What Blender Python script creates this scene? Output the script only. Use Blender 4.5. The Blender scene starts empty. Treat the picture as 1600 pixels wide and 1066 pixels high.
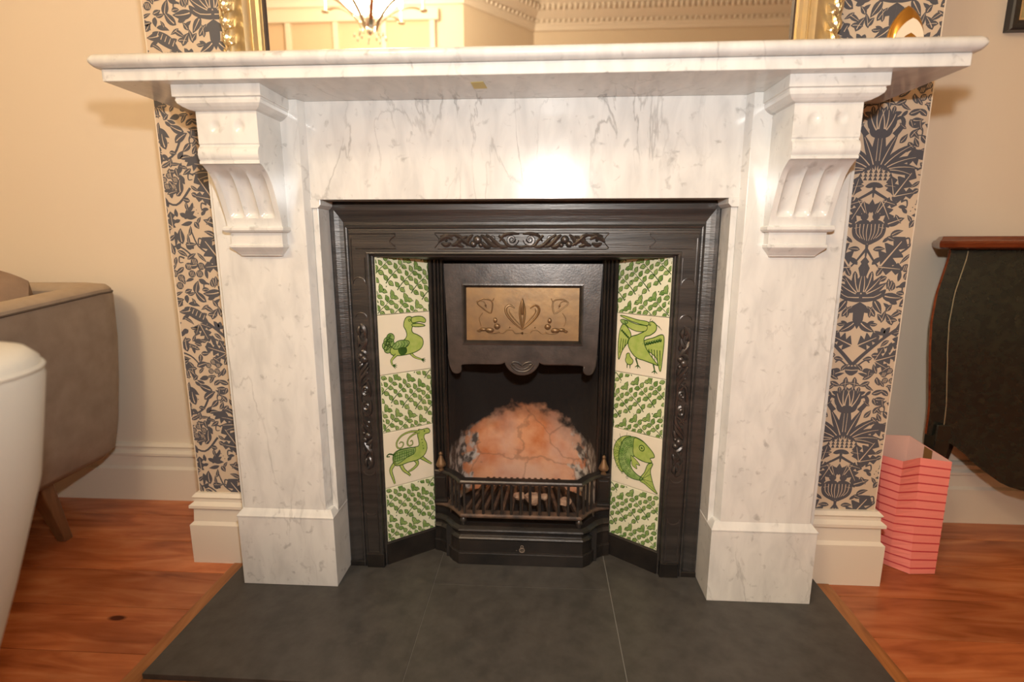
import bpy, bmesh, math, random
from math import sin, cos, pi, radians as R, sqrt, atan2
from mathutils import Vector, Matrix

SC = bpy.context.scene
COL = SC.collection
random.seed(7)

# ------------------------------------------------------------------ camera
cam_d = bpy.data.cameras.new('camera')
cam = bpy.data.objects.new('camera', cam_d); COL.objects.link(cam)
yaw, pit = 0.0568, -0.1876
fw = Vector((-sin(yaw)*cos(pit), cos(yaw)*cos(pit), sin(pit)))
rt = Vector((cos(yaw), sin(yaw), 0)); up = rt.cross(fw)
cam.matrix_world = Matrix(((rt.x, up.x, -fw.x, 0.0497), (rt.y, up.y, -fw.y, -1.2814), (rt.z, up.z, -fw.z, 0.872), (0, 0, 0, 1)))
cam_d.sensor_width = 36; cam_d.lens = 817.57*36/1600; cam_d.clip_start = 0.02
cam_d.dof.use_dof = True; cam_d.dof.focus_distance = 1.2; cam_d.dof.aperture_fstop = 2.0
SC.camera = cam

# ------------------------------------------------------------------ world, lights, exposure
W = bpy.data.worlds.new('world'); SC.world = W; W.use_nodes = True
W.node_tree.nodes['Background'].inputs[0].default_value = (1, .93, .85, 1)
W.node_tree.nodes['Background'].inputs[1].default_value = 0.3
def lamp(name, typ, loc, power, color, **k):
    d = bpy.data.lights.new(name, typ); d.energy = power; d.color = color
    for a, v in k.items(): setattr(d, a, v)
    o = bpy.data.objects.new(name, d); COL.objects.link(o); o.location = loc
    return o
fl = lamp('camera_flash', 'SPOT', (0.09, -1.28, 1.09), 20, (1.0, .99, .955), shadow_soft_size=0.022, spot_size=R(138), spot_blend=.75)
fl.rotation_euler = Vector((-.04, 1, -.06)).to_track_quat('-Z', 'Y').to_euler()
vs = SC.view_settings
vs.view_transform = 'Standard'; vs.look = 'None'; vs.gamma = 1; vs.use_curve_mapping = False
vs.exposure = 1.2
SC.cycles.max_bounces = 8

# ------------------------------------------------------------------ materials
def mat(name, col, rough=.5, metal=0, spec=.5, var=None, var_scale=20, stretch=(1, 1, 1), bump=0, bump_scale=60, coat=0, detail=4):
    m = bpy.data.materials.new(name); m.use_nodes = True
    nt = m.node_tree; b = nt.nodes['Principled BSDF']
    c = (*col, 1)
    b.inputs['Base Color'].default_value = c; b.inputs['Roughness'].default_value = rough
    b.inputs['Metallic'].default_value = metal; b.inputs['Specular IOR Level'].default_value = spec
    b.inputs['Coat Weight'].default_value = coat
    if var or bump:
        tc = nt.nodes.new('ShaderNodeTexCoord'); mp = nt.nodes.new('ShaderNodeMapping')
        mp.inputs['Scale'].default_value = stretch
        nt.links.new(tc.outputs['Object'], mp.inputs['Vector'])
    if var:
        n = nt.nodes.new('ShaderNodeTexNoise'); n.inputs['Scale'].default_value = var_scale; n.inputs['Detail'].default_value = detail
        nt.links.new(mp.outputs[0], n.inputs['Vector'])
        r = nt.nodes.new('ShaderNodeValToRGB')
        r.color_ramp.elements[0].position = .32; r.color_ramp.elements[1].position = .68
        r.color_ramp.elements[0].color = c; r.color_ramp.elements[1].color = (*var, 1)
        nt.links.new(n.outputs['Fac'], r.inputs[0]); nt.links.new(r.outputs[0], b.inputs['Base Color'])
    if bump:
        n2 = nt.nodes.new('ShaderNodeTexNoise'); n2.inputs['Scale'].default_value = bump_scale; n2.inputs['Detail'].default_value = 5
        nt.links.new(mp.outputs[0], n2.inputs['Vector'])
        bp = nt.nodes.new('ShaderNodeBump'); bp.inputs['Strength'].default_value = bump; bp.inputs['Distance'].default_value = .002
        nt.links.new(n2.outputs['Fac'], bp.inputs['Height']); nt.links.new(bp.outputs[0], b.inputs['Normal'])
    return m

def marble_mat():
    m = bpy.data.materials.new('marble'); m.use_nodes = True; nt = m.node_tree; b = nt.nodes['Principled BSDF']
    N = nt.nodes.new; L = nt.links.new
    tc = N('ShaderNodeTexCoord'); g = N('ShaderNodeNewGeometry')
    def noise(scale, detail, src, dist=0):
        n = N('ShaderNodeTexNoise'); n.inputs['Scale'].default_value = scale; n.inputs['Detail'].default_value = detail
        n.inputs['Distortion'].default_value = dist; L(src, n.inputs['Vector']); return n
    mp = N('ShaderNodeMapping'); mp.inputs['Rotation'].default_value = (0, R(33), 0); mp.inputs['Scale'].default_value = (2.6, 1, .9)
    L(g.outputs['Position'], mp.inputs['Vector'])
    n1 = noise(3.4, 9, mp.outputs[0], .45)        # thin veins: where the noise crosses a level
    s = N('ShaderNodeMath'); s.operation = 'SUBTRACT'; s.inputs[1].default_value = .5; L(n1.outputs['Fac'], s.inputs[0])
    a = N('ShaderNodeMath'); a.operation = 'ABSOLUTE'; L(s.outputs[0], a.inputs[0])
    r1 = N('ShaderNodeValToRGB'); e = r1.color_ramp.elements
    e[0].position = 0; e[0].color = (1, 1, 1, 1); e[1].position = .012; e[1].color = (0, 0, 0, 1); L(a.outputs[0], r1.inputs[0])
    n2 = noise(5, 3, g.outputs['Position'])        # the veins come and go
    r2 = N('ShaderNodeValToRGB'); e = r2.color_ramp.elements
    e[0].position = .46; e[0].color = (0, 0, 0, 1); e[1].position = .70; e[1].color = (.55, .55, .55, 1); L(n2.outputs['Fac'], r2.inputs[0])
    mul = N('ShaderNodeMath'); mul.operation = 'MULTIPLY'; L(r1.outputs[0], mul.inputs[0]); L(r2.outputs[0], mul.inputs[1])
    n3 = noise(11, 8, mp.outputs[0], .5)            # clouding
    r3 = N('ShaderNodeValToRGB'); e = r3.color_ramp.elements
    e[0].position = .3; e[0].color = (.625, .625, .605, 1); e[1].position = .60; e[1].color = (.745, .742, .712, 1); L(n3.outputs['Fac'], r3.inputs[0])
    n4 = noise(45, 4, g.outputs['Position'], .5)   # flecks
    r4 = N('ShaderNodeValToRGB'); e = r4.color_ramp.elements
    e[0].position = .62; e[0].color = (0, 0, 0, 1); e[1].position = .76; e[1].color = (.45, .45, .45, 1); L(n4.outputs['Fac'], r4.inputs[0])
    mx0 = N('ShaderNodeMath'); mx0.operation = 'MAXIMUM'; L(mul.outputs[0], mx0.inputs[0]); L(r4.outputs[0], mx0.inputs[1])
    mix = N('ShaderNodeMix'); mix.data_type = 'RGBA'; L(mx0.outputs[0], mix.inputs['Factor']); L(r3.outputs[0], mix.inputs['A'])
    mix.inputs['B'].default_value = (.20, .195, .19, 1)
    L(mix.outputs['Result'], b.inputs['Base Color']); b.inputs['Roughness'].default_value = .17
    return m

def wood_mat(name, c1, c2, c3, rough=.32, sc=(1.0, 6.5, 6.5), rnd=True):
    m = bpy.data.materials.new(name); m.use_nodes = True; nt = m.node_tree; b = nt.nodes['Principled BSDF']
    N = nt.nodes.new; L = nt.links.new
    g = N('ShaderNodeNewGeometry'); oi = N('ShaderNodeObjectInfo')
    add = N('ShaderNodeVectorMath'); add.operation = 'ADD'; L(g.outputs['Position'], add.inputs[0])
    if rnd:
        sc3 = N('ShaderNodeMath'); sc3.operation = 'MULTIPLY'; sc3.inputs[1].default_value = 23; L(oi.outputs['Random'], sc3.inputs[0]); L(sc3.outputs[0], add.inputs[1])
    mp = N('ShaderNodeMapping'); mp.inputs['Scale'].default_value = sc; L(add.outputs[0], mp.inputs['Vector'])
    n = N('ShaderNodeTexNoise'); n.inputs['Scale'].default_value = 3.2; n.inputs['Detail'].default_value = 8; n.inputs['Distortion'].default_value = 1.2; L(mp.outputs[0], n.inputs['Vector'])
    r = N('ShaderNodeValToRGB'); e = r.color_ramp.elements; e[0].position = .28; e[0].color = (*c1, 1); e[1].position = .72; e[1].color = (*c3, 1)
    x = r.color_ramp.elements.new(.5); x.color = (*c2, 1); L(n.outputs['Fac'], r.inputs[0])
    n2 = N('ShaderNodeTexNoise'); n2.inputs['Scale'].default_value = 2.6; n2.inputs['Detail'].default_value = 5; L(add.outputs[0], n2.inputs['Vector'])
    r2 = N('ShaderNodeValToRGB'); e = r2.color_ramp.elements; e[0].position = .36; e[0].color = (.58, .54, .55, 1); e[1].position = .62; e[1].color = (1, 1, 1, 1); L(n2.outputs['Fac'], r2.inputs[0])
    mix = N('ShaderNodeMix'); mix.data_type = 'RGBA'; mix.blend_type = 'MULTIPLY'; mix.inputs['Factor'].default_value = .8
    L(r.outputs[0], mix.inputs['A']); L(r2.outputs[0], mix.inputs['B'])
    knot = None
    if name == 'pine_floor':                                # one dark knot left of the hearth
        km = N('ShaderNodeMapping'); km.inputs['Location'].default_value = (-0.9417, -0.2458, 0); km.inputs['Scale'].default_value = (1/.026, 1/.011, 0); km.vector_type = 'POINT'
        sub = N('ShaderNodeVectorMath'); sub.operation = 'SUBTRACT'; sub.inputs[1].default_value = (-0.9417, -0.2458, 0); L(g.outputs['Position'], sub.inputs[0])
        km.inputs['Location'].default_value = (0, 0, 0); L(sub.outputs[0], km.inputs['Vector'])
        ln = N('ShaderNodeVectorMath'); ln.operation = 'LENGTH'; L(km.outputs[0], ln.inputs[0])
        kr = N('ShaderNodeValToRGB'); e = kr.color_ramp.elements; e[0].position = .55; e[0].color = (.16, .10, .08, 1); e[1].position = 1; e[1].color = (1, 1, 1, 1); L(ln.outputs['Value'], kr.inputs[0])
        mk = N('ShaderNodeMix'); mk.data_type = 'RGBA'; mk.blend_type = 'MULTIPLY'; mk.inputs['Factor'].default_value = 1; L(mix.outputs['Result'], mk.inputs['A']); L(kr.outputs[0], mk.inputs['B']); mix = mk
    hs = N('ShaderNodeHueSaturation')
    if rnd:
        mr = N('ShaderNodeMapRange'); mr.inputs['To Min'].default_value = .82; mr.inputs['To Max'].default_value = 1.15; L(oi.outputs['Random'], mr.inputs['Value']); L(mr.outputs[0], hs.inputs['Value'])
    L(mix.outputs['Result'], hs.inputs['Color']); L(hs.outputs[0], b.inputs['Base Color'])
    b.inputs['Roughness'].default_value = rough
    bp = N('ShaderNodeBump'); bp.inputs['Strength'].default_value = .15; bp.inputs['Distance'].default_value = .002; L(n.outputs['Fac'], bp.inputs['Height']); L(bp.outputs[0], b.inputs['Normal'])
    return m

def fireback_mat():
    # fireclay brick with a black upper part: soot plus hood shadow in the colour, ragged arched edge
    m = bpy.data.materials.new('fireclay'); m.use_nodes = True; nt = m.node_tree; b = nt.nodes['Principled BSDF']
    N = nt.nodes.new; L = nt.links.new
    g = N('ShaderNodeNewGeometry'); sp = N('ShaderNodeSeparateXYZ'); L(g.outputs['Position'], sp.inputs[0])
    def M(op, *a):
        n = N('ShaderNodeMath'); n.operation = op
        for i, v in enumerate(a):
            if isinstance(v, (int, float)): n.inputs[i].default_value = v
            else: L(v, n.inputs[i])
        return n.outputs[0]
    def noise(s, d, dist=0):
        n = N('ShaderNodeTexNoise'); n.inputs['Scale'].default_value = s; n.inputs['Detail'].default_value = d; n.inputs['Distortion'].default_value = dist
        L(g.outputs['Position'], n.inputs['Vector']); return n.outputs['Fac']
    def ramp(src, p0, c0, p1, c1):
        r = N('ShaderNodeValToRGB'); e = r.color_ramp.elements; e[0].position = p0; e[0].color = (*c0, 1); e[1].position = p1; e[1].color = (*c1, 1); L(src, r.inputs[0]); return r.outputs[0]
    def mixc(f, a, c, mode='MIX'):
        n = N('ShaderNodeMix'); n.data_type = 'RGBA'; n.blend_type = mode; L(f, n.inputs['Factor'])
        for k, v in (('A', a), ('B', c)):
            if isinstance(v, tuple): n.inputs[k].default_value = (*v, 1)
            else: L(v, n.inputs[k])
        return n.outputs['Result']
    brick = ramp(noise(16, 10), .36, (.60, .18, .055), .64, (.76, .36, .19))
    pale = ramp(noise(5, 4), .50, (0, 0, 0), .66, (.5, .5, .5))
    brick = mixc(pale, brick, (.66, .50, .43))
    vo = N('ShaderNodeTexVoronoi'); vo.feature = 'DISTANCE_TO_EDGE'; vo.inputs['Scale'].default_value = 4.5
    wn = N('ShaderNodeTexNoise'); wn.inputs['Scale'].default_value = 9; wn.inputs['Detail'].default_value = 5; L(g.outputs['Position'], wn.inputs['Vector'])
    wv = N('ShaderNodeVectorMath'); wv.operation = 'MULTIPLY_ADD'; wv.inputs[1].default_value = (.12, .12, .12); L(wn.outputs['Color'], wv.inputs[0]); L(g.outputs['Position'], wv.inputs[2])
    L(wv.outputs[0], vo.inputs['Vector'])
    brick = mixc(ramp(vo.outputs['Distance'], .006, (.38, .38, .38), .016, (0, 0, 0)), brick, (.20, .10, .06))
    ash = ramp(noise(38, 9), .44, (.10, .085, .075), .56, (.60, .55, .50))
    ax = M('ABSOLUTE', sp.outputs['X'])
    side = M('MULTIPLY', M('SUBTRACT', M('ADD', ax, M('MULTIPLY', M('SUBTRACT', noise(30, 8), .5), .16)), .155), 60)
    col = mixc(ramp(side, 0, (0, 0, 0), 1, (1, 1, 1)), brick, ash)
    # edge of the soot and painted hood shadow: a ragged arch
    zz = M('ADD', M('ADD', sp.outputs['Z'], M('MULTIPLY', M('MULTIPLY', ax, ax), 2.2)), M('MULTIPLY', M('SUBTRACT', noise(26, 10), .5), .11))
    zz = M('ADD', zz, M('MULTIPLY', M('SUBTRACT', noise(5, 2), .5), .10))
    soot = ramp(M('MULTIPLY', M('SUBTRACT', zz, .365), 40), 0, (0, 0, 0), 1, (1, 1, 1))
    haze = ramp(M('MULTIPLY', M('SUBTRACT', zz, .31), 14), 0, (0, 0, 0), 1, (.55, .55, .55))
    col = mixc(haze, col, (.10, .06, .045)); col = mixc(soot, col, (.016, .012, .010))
    L(col, b.inputs['Base Color']); b.inputs['Roughness'].default_value = .9
    bp = N('ShaderNodeBump'); bp.inputs['Strength'].default_value = .5; bp.inputs['Distance'].default_value = .004
    L(noise(40, 6), bp.inputs['Height']); L(bp.outputs[0], b.inputs['Normal'])
    return m

def emit_mat(name, col, s):
    m = bpy.data.materials.new(name); m.use_nodes = True; b = m.node_tree.nodes['Principled BSDF']
    b.inputs['Base Color'].default_value = (*col, 1); b.inputs['Emission Color'].default_value = (*col, 1); b.inputs['Emission Strength'].default_value = s
    return m

M = {}
M['marble'] = marble_mat()
M['paint'] = mat('cream_wall_paint', (.79, .70, .575), .7, bump=.04, bump_scale=150)
M['ceiling'] = mat('ceiling_paint', (.84, .78, .70), .8)
M['white'] = mat('white_gloss_paint', (.79, .72, .61), .3)
M['paper'] = mat('wallpaper_ground', (.62, .50, .37), .65)
M['ink'] = mat('wallpaper_ink', (.085, .088, .105), .55)
M['iron'] = mat('black_iron', (.017, .016, .0155), .36, .45, .6, var=(.038, .031, .027), var_scale=14, bump=.25, bump_scale=160)
M['iron_hi'] = mat('polished_iron', (.058, .053, .051), .33, .7, .6, var=(.10, .087, .080), var_scale=30, bump=.12, bump_scale=200)
M['iron_brush'] = mat('brushed_iron', (.043, .0415, .041), .37, .6, .6, var=(.085, .077, .071), var_scale=18, stretch=(.12, 1, 3), bump=.3, bump_scale=120)
M['rust'] = mat('rusty_iron', (.05, .038, .033), .6, .3, .4, var=(.17, .10, .065), var_scale=40, bump=.3, bump_scale=120)
M['brass'] = mat('aged_brass', (.27, .165, .075), .40, .65, .5, var=(.20, .125, .065), var_scale=26, bump=.15, bump_scale=70)
M['bronze'] = mat('dull_bronze', (.22, .125, .06), .5, .5, .5, var=(.15, .09, .05), var_scale=60)
M['worn'] = mat('worn_iron', (.24, .19, .15), .6)
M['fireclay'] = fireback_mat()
M['soot'] = mat('soot', (.012, .010, .009), .9)
M['tile'] = mat('tile_glaze', (.80, .74, .60), .12, var=(.74, .68, .52), var_scale=9, coat=.3)
M['tile_crackle'] = mat('tile_foliage_glaze', (.78, .78, .60), .12, var=(.72, .72, .50), var_scale=18, coat=.3)
M['green_d'] = mat('green_outline', (.020, .060, .012), .15, var=(.04, .11, .02), var_scale=40)
M['green_m'] = mat('green_leaf', (.13, .26, .055), .15, var=(.33, .45, .16), var_scale=55)
M['green_l'] = mat('green_wash', (.30, .42, .09), .15, var=(.42, .50, .14), var_scale=60)
M['slate'] = mat('slate', (.052, .048, .043), .42, 0, .45, var=(.078, .071, .063), var_scale=30, bump=.2, bump_scale=90)
M['grout'] = mat('pale_grout', (.20, .19, .17), .8)
M['floorwood'] = wood_mat('pine_floor', (.36, .095, .030), (.58, .175, .058), (.72, .27, .105), .27)
M['border'] = wood_mat('hearth_border_wood', (.20, .07, .02), (.33, .125, .035), (.40, .17, .06), .35, (14, 1.5, 14))
M['gilt'] = mat('gilt', (.76, .60, .32), .36, .75, .5, var=(.66, .54, .34), var_scale=30, bump=.2, bump_scale=60)
M['silvergilt'] = mat('silver_gilt', (.62, .55, .40), .25, .9, .5, var=(.80, .66, .40), var_scale=40)
M['mirror'] = mat('mirror_glass', (.93, .92, .90), .0, 1.0)
M['darkslip'] = mat('dark_rebate', (.05, .03, .02), .5)
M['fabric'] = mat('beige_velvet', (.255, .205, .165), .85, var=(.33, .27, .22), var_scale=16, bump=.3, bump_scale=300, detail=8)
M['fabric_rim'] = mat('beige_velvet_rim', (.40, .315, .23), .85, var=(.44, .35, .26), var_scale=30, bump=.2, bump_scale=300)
M['cream_fabric'] = mat('cream_linen', (.56, .52, .44), .9, bump=.2, bump_scale=260)
M['piping'] = mat('seam_thread', (.10, .075, .06), .9)
M['cushion'] = mat('brown_cushion', (.24, .165, .115), .85, var=(.30, .21, .15), var_scale=18, bump=.3, bump_scale=200)
M['legwood'] = wood_mat('chair_leg_wood', (.12, .05, .02), (.20, .09, .035), (.26, .12, .05), .4, (14, 14, 1.5))
M['mahogany'] = wood_mat('mahogany', (.12, .025, .010), (.24, .055, .018), (.34, .09, .03), .22, (1.5, 14, 14))
M['lacquer'] = mat('black_green_lacquer', (.010, .012, .010), .25, 0, .5, var=(.018, .021, .015), var_scale=60)
M['inlay'] = mat('brass_inlay', (.40, .36, .24), .4, .6)
M['bag_pink'] = mat('pink_paper', (.85, .26, .22), .5)
M['bag_in'] = mat('bag_lining', (.74, .47, .40), .6)
M['bag_red'] = mat('red_stripe', (.55, .045, .06), .5)
M['bag_tab'] = mat('bag_tab', (.20, .10, .03), .5)
M['tape'] = mat('yellow_tape', (.62, .50, .13), .5)
M['orn_gold'] = mat('lustre_gold', (.55, .27, .04), .12, .8, coat=.5)
M['orn_cream'] = mat('cream_ceramic', (.82, .68, .52), .3)
M['pframe'] = mat('black_frame', (.02, .02, .024), .35)
M['pmat'] = mat('olive_mount', (.42, .34, .16), .6)
M['chrome'] = mat('chrome', (.72, .68, .62), .12, 1)
M['crystal'] = mat('crystal_glass', (.85, .80, .72), .08, .4)
M['bulb'] = emit_mat('warm_bulb', (1, .74, .42), 30)
M['candle'] = mat('candle_sleeve', (.85, .75, .58), .5)
M['cinder'] = mat('cinder', (.30, .16, .10), .95, var=(.55, .36, .24), var_scale=50, bump=.5, bump_scale=60)
M['blind'] = mat('blind_cloth', (.70, .54, .38), .8)

# ------------------------------------------------------------------ helpers
ORI = {}
def thing(name, loc, label, cat, group=None, kind=None):
    o = bpy.data.objects.new(name, None); COL.objects.link(o); o.location = loc
    o.empty_display_size = .05; ORI[o] = Vector(loc)
    o['label'] = label; o['category'] = cat
    if group: o['group'] = group
    if kind: o['kind'] = kind
    return o
def origin(p): return ORI.get(p, Vector((0, 0, 0)))
def obj(name, geo, m, parent=None, smooth=False, loc=None, bevel=0, label=None, kind=None, cat=None, group=None, sharp=40):
    v, f = geo[0], geo[1]
    mi = geo[2] if len(geo) > 2 else None
    base = origin(parent) if parent else Vector(loc or (0, 0, 0))
    me = bpy.data.meshes.new(name)
    me.from_pydata([tuple(Vector(p)-base) for p in v], [], f)
    for x in (m if isinstance(m, (list, tuple)) else [m]): me.materials.append(M[x])
    if mi: me.polygons.foreach_set('material_index', mi)
    me.validate(); me.update()
    if smooth:
        me.polygons.foreach_set('use_smooth', [True]*len(me.polygons))
        try: me.set_sharp_from_angle(angle=R(sharp))
        except Exception: pass
    o = bpy.data.objects.new(name, me); COL.objects.link(o)
    ORI[o] = base
    if parent: o.parent = parent
    else: o.location = base
    if bevel:
        b = o.modifiers.new('bevel', 'BEVEL'); b.width = bevel; b.segments = 2; b.limit_method = 'ANGLE'; b.angle_limit = R(40)
    if label: o['label'] = label
    if kind: o['kind'] = kind
    if cat: o['category'] = cat
    if group: o['group'] = group
    return o
def join(*gs):
    V, F, I = [], [], []; mi = any(len(g) > 2 for g in gs)
    for g in gs:
        n = len(V); V += list(g[0]); F += [[i+n for i in q] for q in g[1]]
        I += list(g[2]) if len(g) > 2 else [0]*len(g[1])
    return (V, F, I) if mi else (V, F)
def xf(g, mtx): return ([mtx @ Vector(p) for p in g[0]],)+tuple(g[1:])
def fx(g, fn): return ([fn(Vector(p)) for p in g[0]],)+tuple(g[1:])
def flipx(g): return ([(-p[0], p[1], p[2]) for p in g[0]], [list(reversed(q)) for q in g[1]])+tuple(g[2:])
def box(x0, x1, y0, y1, z0, z1):
    if x0 > x1: x0, x1 = x1, x0
    v = [(x, y, z) for z in (z0, z1) for x, y in ((x0, y0), (x1, y0), (x1, y1), (x0, y1))]
    return v, [[0, 3, 2, 1], [4, 5, 6, 7], [0, 1, 5, 4], [1, 2, 6, 5], [2, 3, 7, 6], [3, 0, 4, 7]]
def loft(rings, closed=True, caps=True):
    n = len(rings[0]); v = [p for r in rings for p in r]; f = []
    for k in range(len(rings)-1):
        for i in range(n if closed else n-1):
            j = (i+1) % n; f.append([k*n+i, k*n+j, (k+1)*n+j, (k+1)*n+i])
    if caps and closed: f.append(list(reversed(range(n)))); f.append([(len(rings)-1)*n+i for i in range(n)])
    return v, f
def lathe(prof, c, n=16, axis='Z'):
    rings = []
    for r_, z in prof:
        rings.append([(c[0]+r_*cos(2*pi*i/n), c[1]+r_*sin(2*pi*i/n), c[2]+z) for i in range(n)])
    return loft(rings)
def tube(pts, r, n=6, caps=True):
    pts = [Vector(p) for p in pts]; rings = []; prev = None
    for i, p in enumerate(pts):
        t = (pts[min(i+1, len(pts)-1)]-pts[max(i-1, 0)]).normalized()
        if prev is None:
            a = Vector((0, 0, 1)) if abs(t.z) < .9 else Vector((0, 1, 0)); u = t.cross(a).normalized()
        else: u = (prev-t*prev.dot(t)).normalized()
        prev = u; w = t.cross(u); rr = r[i] if isinstance(r, (list, tuple)) else r
        rings.append([p+(u*cos(2*pi*k/n)+w*sin(2*pi*k/n))*rr for k in range(n)])
    return loft(rings, caps=caps)
def sweep(path, prof, closed=False):
    # path: (x,y) list in plan, prof: (outward offset, z); outward = to the right of travel
    pts = [Vector(p) for p in path]; rings = []
    n = len(pts)
    for i, p in enumerate(pts):
        a = (p-pts[i-1]).normalized() if (i > 0 or closed) else None
        b = (pts[(i+1) % n]-p).normalized() if (i < n-1 or closed) else None
        a = a or b; b = b or a
        na = Vector((a.y, -a.x)); nb = Vector((b.y, -b.x)); m_ = (na+nb).normalized(); k = 1/max(.3, m_.dot(na))
        rings.append([(p.x+m_.x*o*k, p.y+m_.y*o*k, z) for o, z in prof])
    if closed: rings.append(rings[0])
    v, f = loft(rings, closed=True, caps=not closed)
    return v, f
def prism(loop, plane_fn, d0, d1):
    # loop: 2-D outline; plane_fn(u, v, d) -> 3-D
    n = len(loop)
    v = [plane_fn(a, b, d0) for a, b in loop]+[plane_fn(a, b, d1) for a, b in loop]
    f = [list(range(n)), [n+i for i in reversed(range(n))]]
    for i in range(n): j = (i+1) % n; f.append([i, n+i, n+j, j])
    return v, f
def ellipsoid(c, rx, ry, rz, n=8, m_=5):
    rings = []
    for k in range(m_+1):
        a = -pi/2+pi*k/m_; q = max(cos(a), .02)
        rings.append([(c[0]+rx*q*cos(2*pi*i/n), c[1]+ry*q*sin(2*pi*i/n), c[2]+rz*sin(a)) for i in range(n)])
    return loft(rings)
def spline(pts, n=6, closed=False):
    P = [Vector(p) for p in pts]; N = len(P); out = []
    for i in range(N if closed else N-1):
        if closed: a, b, c, d = P[i-1], P[i], P[(i+1) % N], P[(i+2) % N]
        else: a, b, c, d = P[max(i-1, 0)], P[i], P[i+1], P[min(i+2, N-1)]
        for k in range(n):
            t = k/n; out.append(.5*((2*b)+(c-a)*t+(2*a-5*b+4*c-d)*t*t+(3*b-a-3*c+d)*t**3))
    if not closed: out.append(P[-1])
    return out
def copy_tree(o, parent=None):
    c = o.copy(); COL.objects.link(c); c.parent = parent; ORI[c] = ORI.get(o)
    for ch in list(o.children): copy_tree(ch, c)
    return c

# ---- flat print drawing (outlines in 2-D, laid on a surface)
class Ink:
    def __init__(s): s.polys = []                    # (points, layer, material index)
    def poly(s, pts, mi=0, layer=0): s.polys.append(([(p[0], p[1]) for p in pts], layer, mi))
    def blob(s, pts, mi=0, layer=0, n=5): s.poly(spline([(a, b) for a, b in pts], n, True), mi, layer)
    def stroke(s, pts, w0, w1=None, mi=0, layer=0, n=5):
        q = spline([(a, b) for a, b in pts], n); w1 = w0 if w1 is None else w1; l, r_ = [], []
        for i, p in enumerate(q):
            t = (q[min(i+1, len(q)-1)]-q[max(i-1, 0)]); t = t.normalized() if t.length > 0 else Vector((1, 0)); nn = Vector((-t.y, t.x))
            w = (w0+(w1-w0)*i/(len(q)-1))/2; l.append(p+nn*w); r_.append(p-nn*w)
        for i in range(len(q)-1): s.poly([l[i], l[i+1], r_[i+1], r_[i]], mi, layer)
    def ring(s, pts, w, mi=0, layer=1, n=5):
        q = spline([(a, b) for a, b in pts], n, True); N = len(q); l, r_ = [], []
        for i, p in enumerate(q):
            t = (q[(i+1) % N]-q[i-1]).normalized(); nn = Vector((-t.y, t.x)); l.append(p+nn*w/2); r_.append(p-nn*w/2)
        for i in range(N): j = (i+1) % N; s.poly([l[i], l[j], r_[j], r_[i]], mi, layer)
    def shape(s, pts, fill, line, w, layer=0): s.blob(pts, fill, layer); s.ring(pts, w, line, layer+1)
    def disc(s, x, y, r_, mi=0, layer=0, n=10): s.poly([(x+r_*cos(2*pi*i/n), y+r_*sin(2*pi*i/n)) for i in range(n)], mi, layer)
    def leaf(s, x, y, a, L, w, mi=0, layer=0, bend=0, vein=None, n=7):
        up_, dn, mid = [], [], []
        for i in range(n+1):
            t = i/n; aa = a+bend*t; px, py = x+L*t*cos(a+bend*t*.6), y+L*t*sin(a+bend*t*.6)
            h = w/2*(sin(pi*t**.8))
            up_.append((px-sin(aa)*h, py+cos(aa)*h)); dn.append((px+sin(aa)*h, py-cos(aa)*h)); mid.append((px, py))
        s.poly(up_+dn[-2:0:-1], mi, layer)
        if vein is not None: s.stroke(mid[1:-1], w*.13, w*.05, vein, layer+1, 1)
    def lobed(s, x, y, a, L, w, lobes=3, mi=0, layer=0, vein=None):
        l, r_ = [(x, y)], []
        for i in range(1, lobes+1):
            t = i/(lobes+.8); h = w/2*sin(pi*(.25+.6*t))
            for tt, hh in ((t-.16, h*.35), (t+.02, h), (t+.06, h*.85)):
                l.append((x+L*tt*cos(a)-sin(a)*hh, y+L*tt*sin(a)+cos(a)*hh)); r_.append((x+L*tt*cos(a)+sin(a)*hh, y+L*tt*sin(a)-cos(a)*hh))
        l.append((x+L*cos(a), y+L*sin(a)))
        s.poly(l+r_[::-1], mi, layer)
        if vein is not None:
            s.stroke([(x, y), (x+L*.85*cos(a), y+L*.85*sin(a))], w*.07, w*.03, vein, layer+1, 1)
    def mirrored(s):
        o = Ink(); o.polys = list(s.polys)+[([(-a, b) for a, b in reversed(p)], l, m_) for p, l, m_ in s.polys]; return o
def clip(poly, x0, x1, y0, y1):
    for ax, v, sg in ((0, x0, 1), (0, x1, -1), (1, y0, 1), (1, y1, -1)):
        out = []
        for i, q in enumerate(poly):
            p = poly[i-1]; a, b = sg*(p[ax]-v), sg*(q[ax]-v)
            if (a >= 0) != (b >= 0):
                t = a/(a-b); out.append((p[0]+(q[0]-p[0])*t, p[1]+(q[1]-p[1])*t))
            if b >= 0: out.append(q)
        poly = out
        if len(poly) < 3: return []
    return poly
def ink_geo(polys, fn, rect=None, lift=.0003, step=.0004, jit=6e-6, nj=50):
    V, F, I = [], [], []
    for q_, (p, l, mi) in enumerate(polys):
        if rect: p = clip(p, *rect)
        if len(p) < 3: continue
        ar = sum(p[i-1][0]*p[i][1]-p[i][0]*p[i-1][1] for i in range(len(p)))
        if abs(ar) < 1e-9: continue
        if ar < 0: p = p[::-1]
        n = len(V); V += [fn(a, b, lift+l*step+(q_ % nj)*jit) for a, b in p]; F.append([n+i for i in range(len(p))]); I.append(mi)
    return V, F, I

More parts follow.
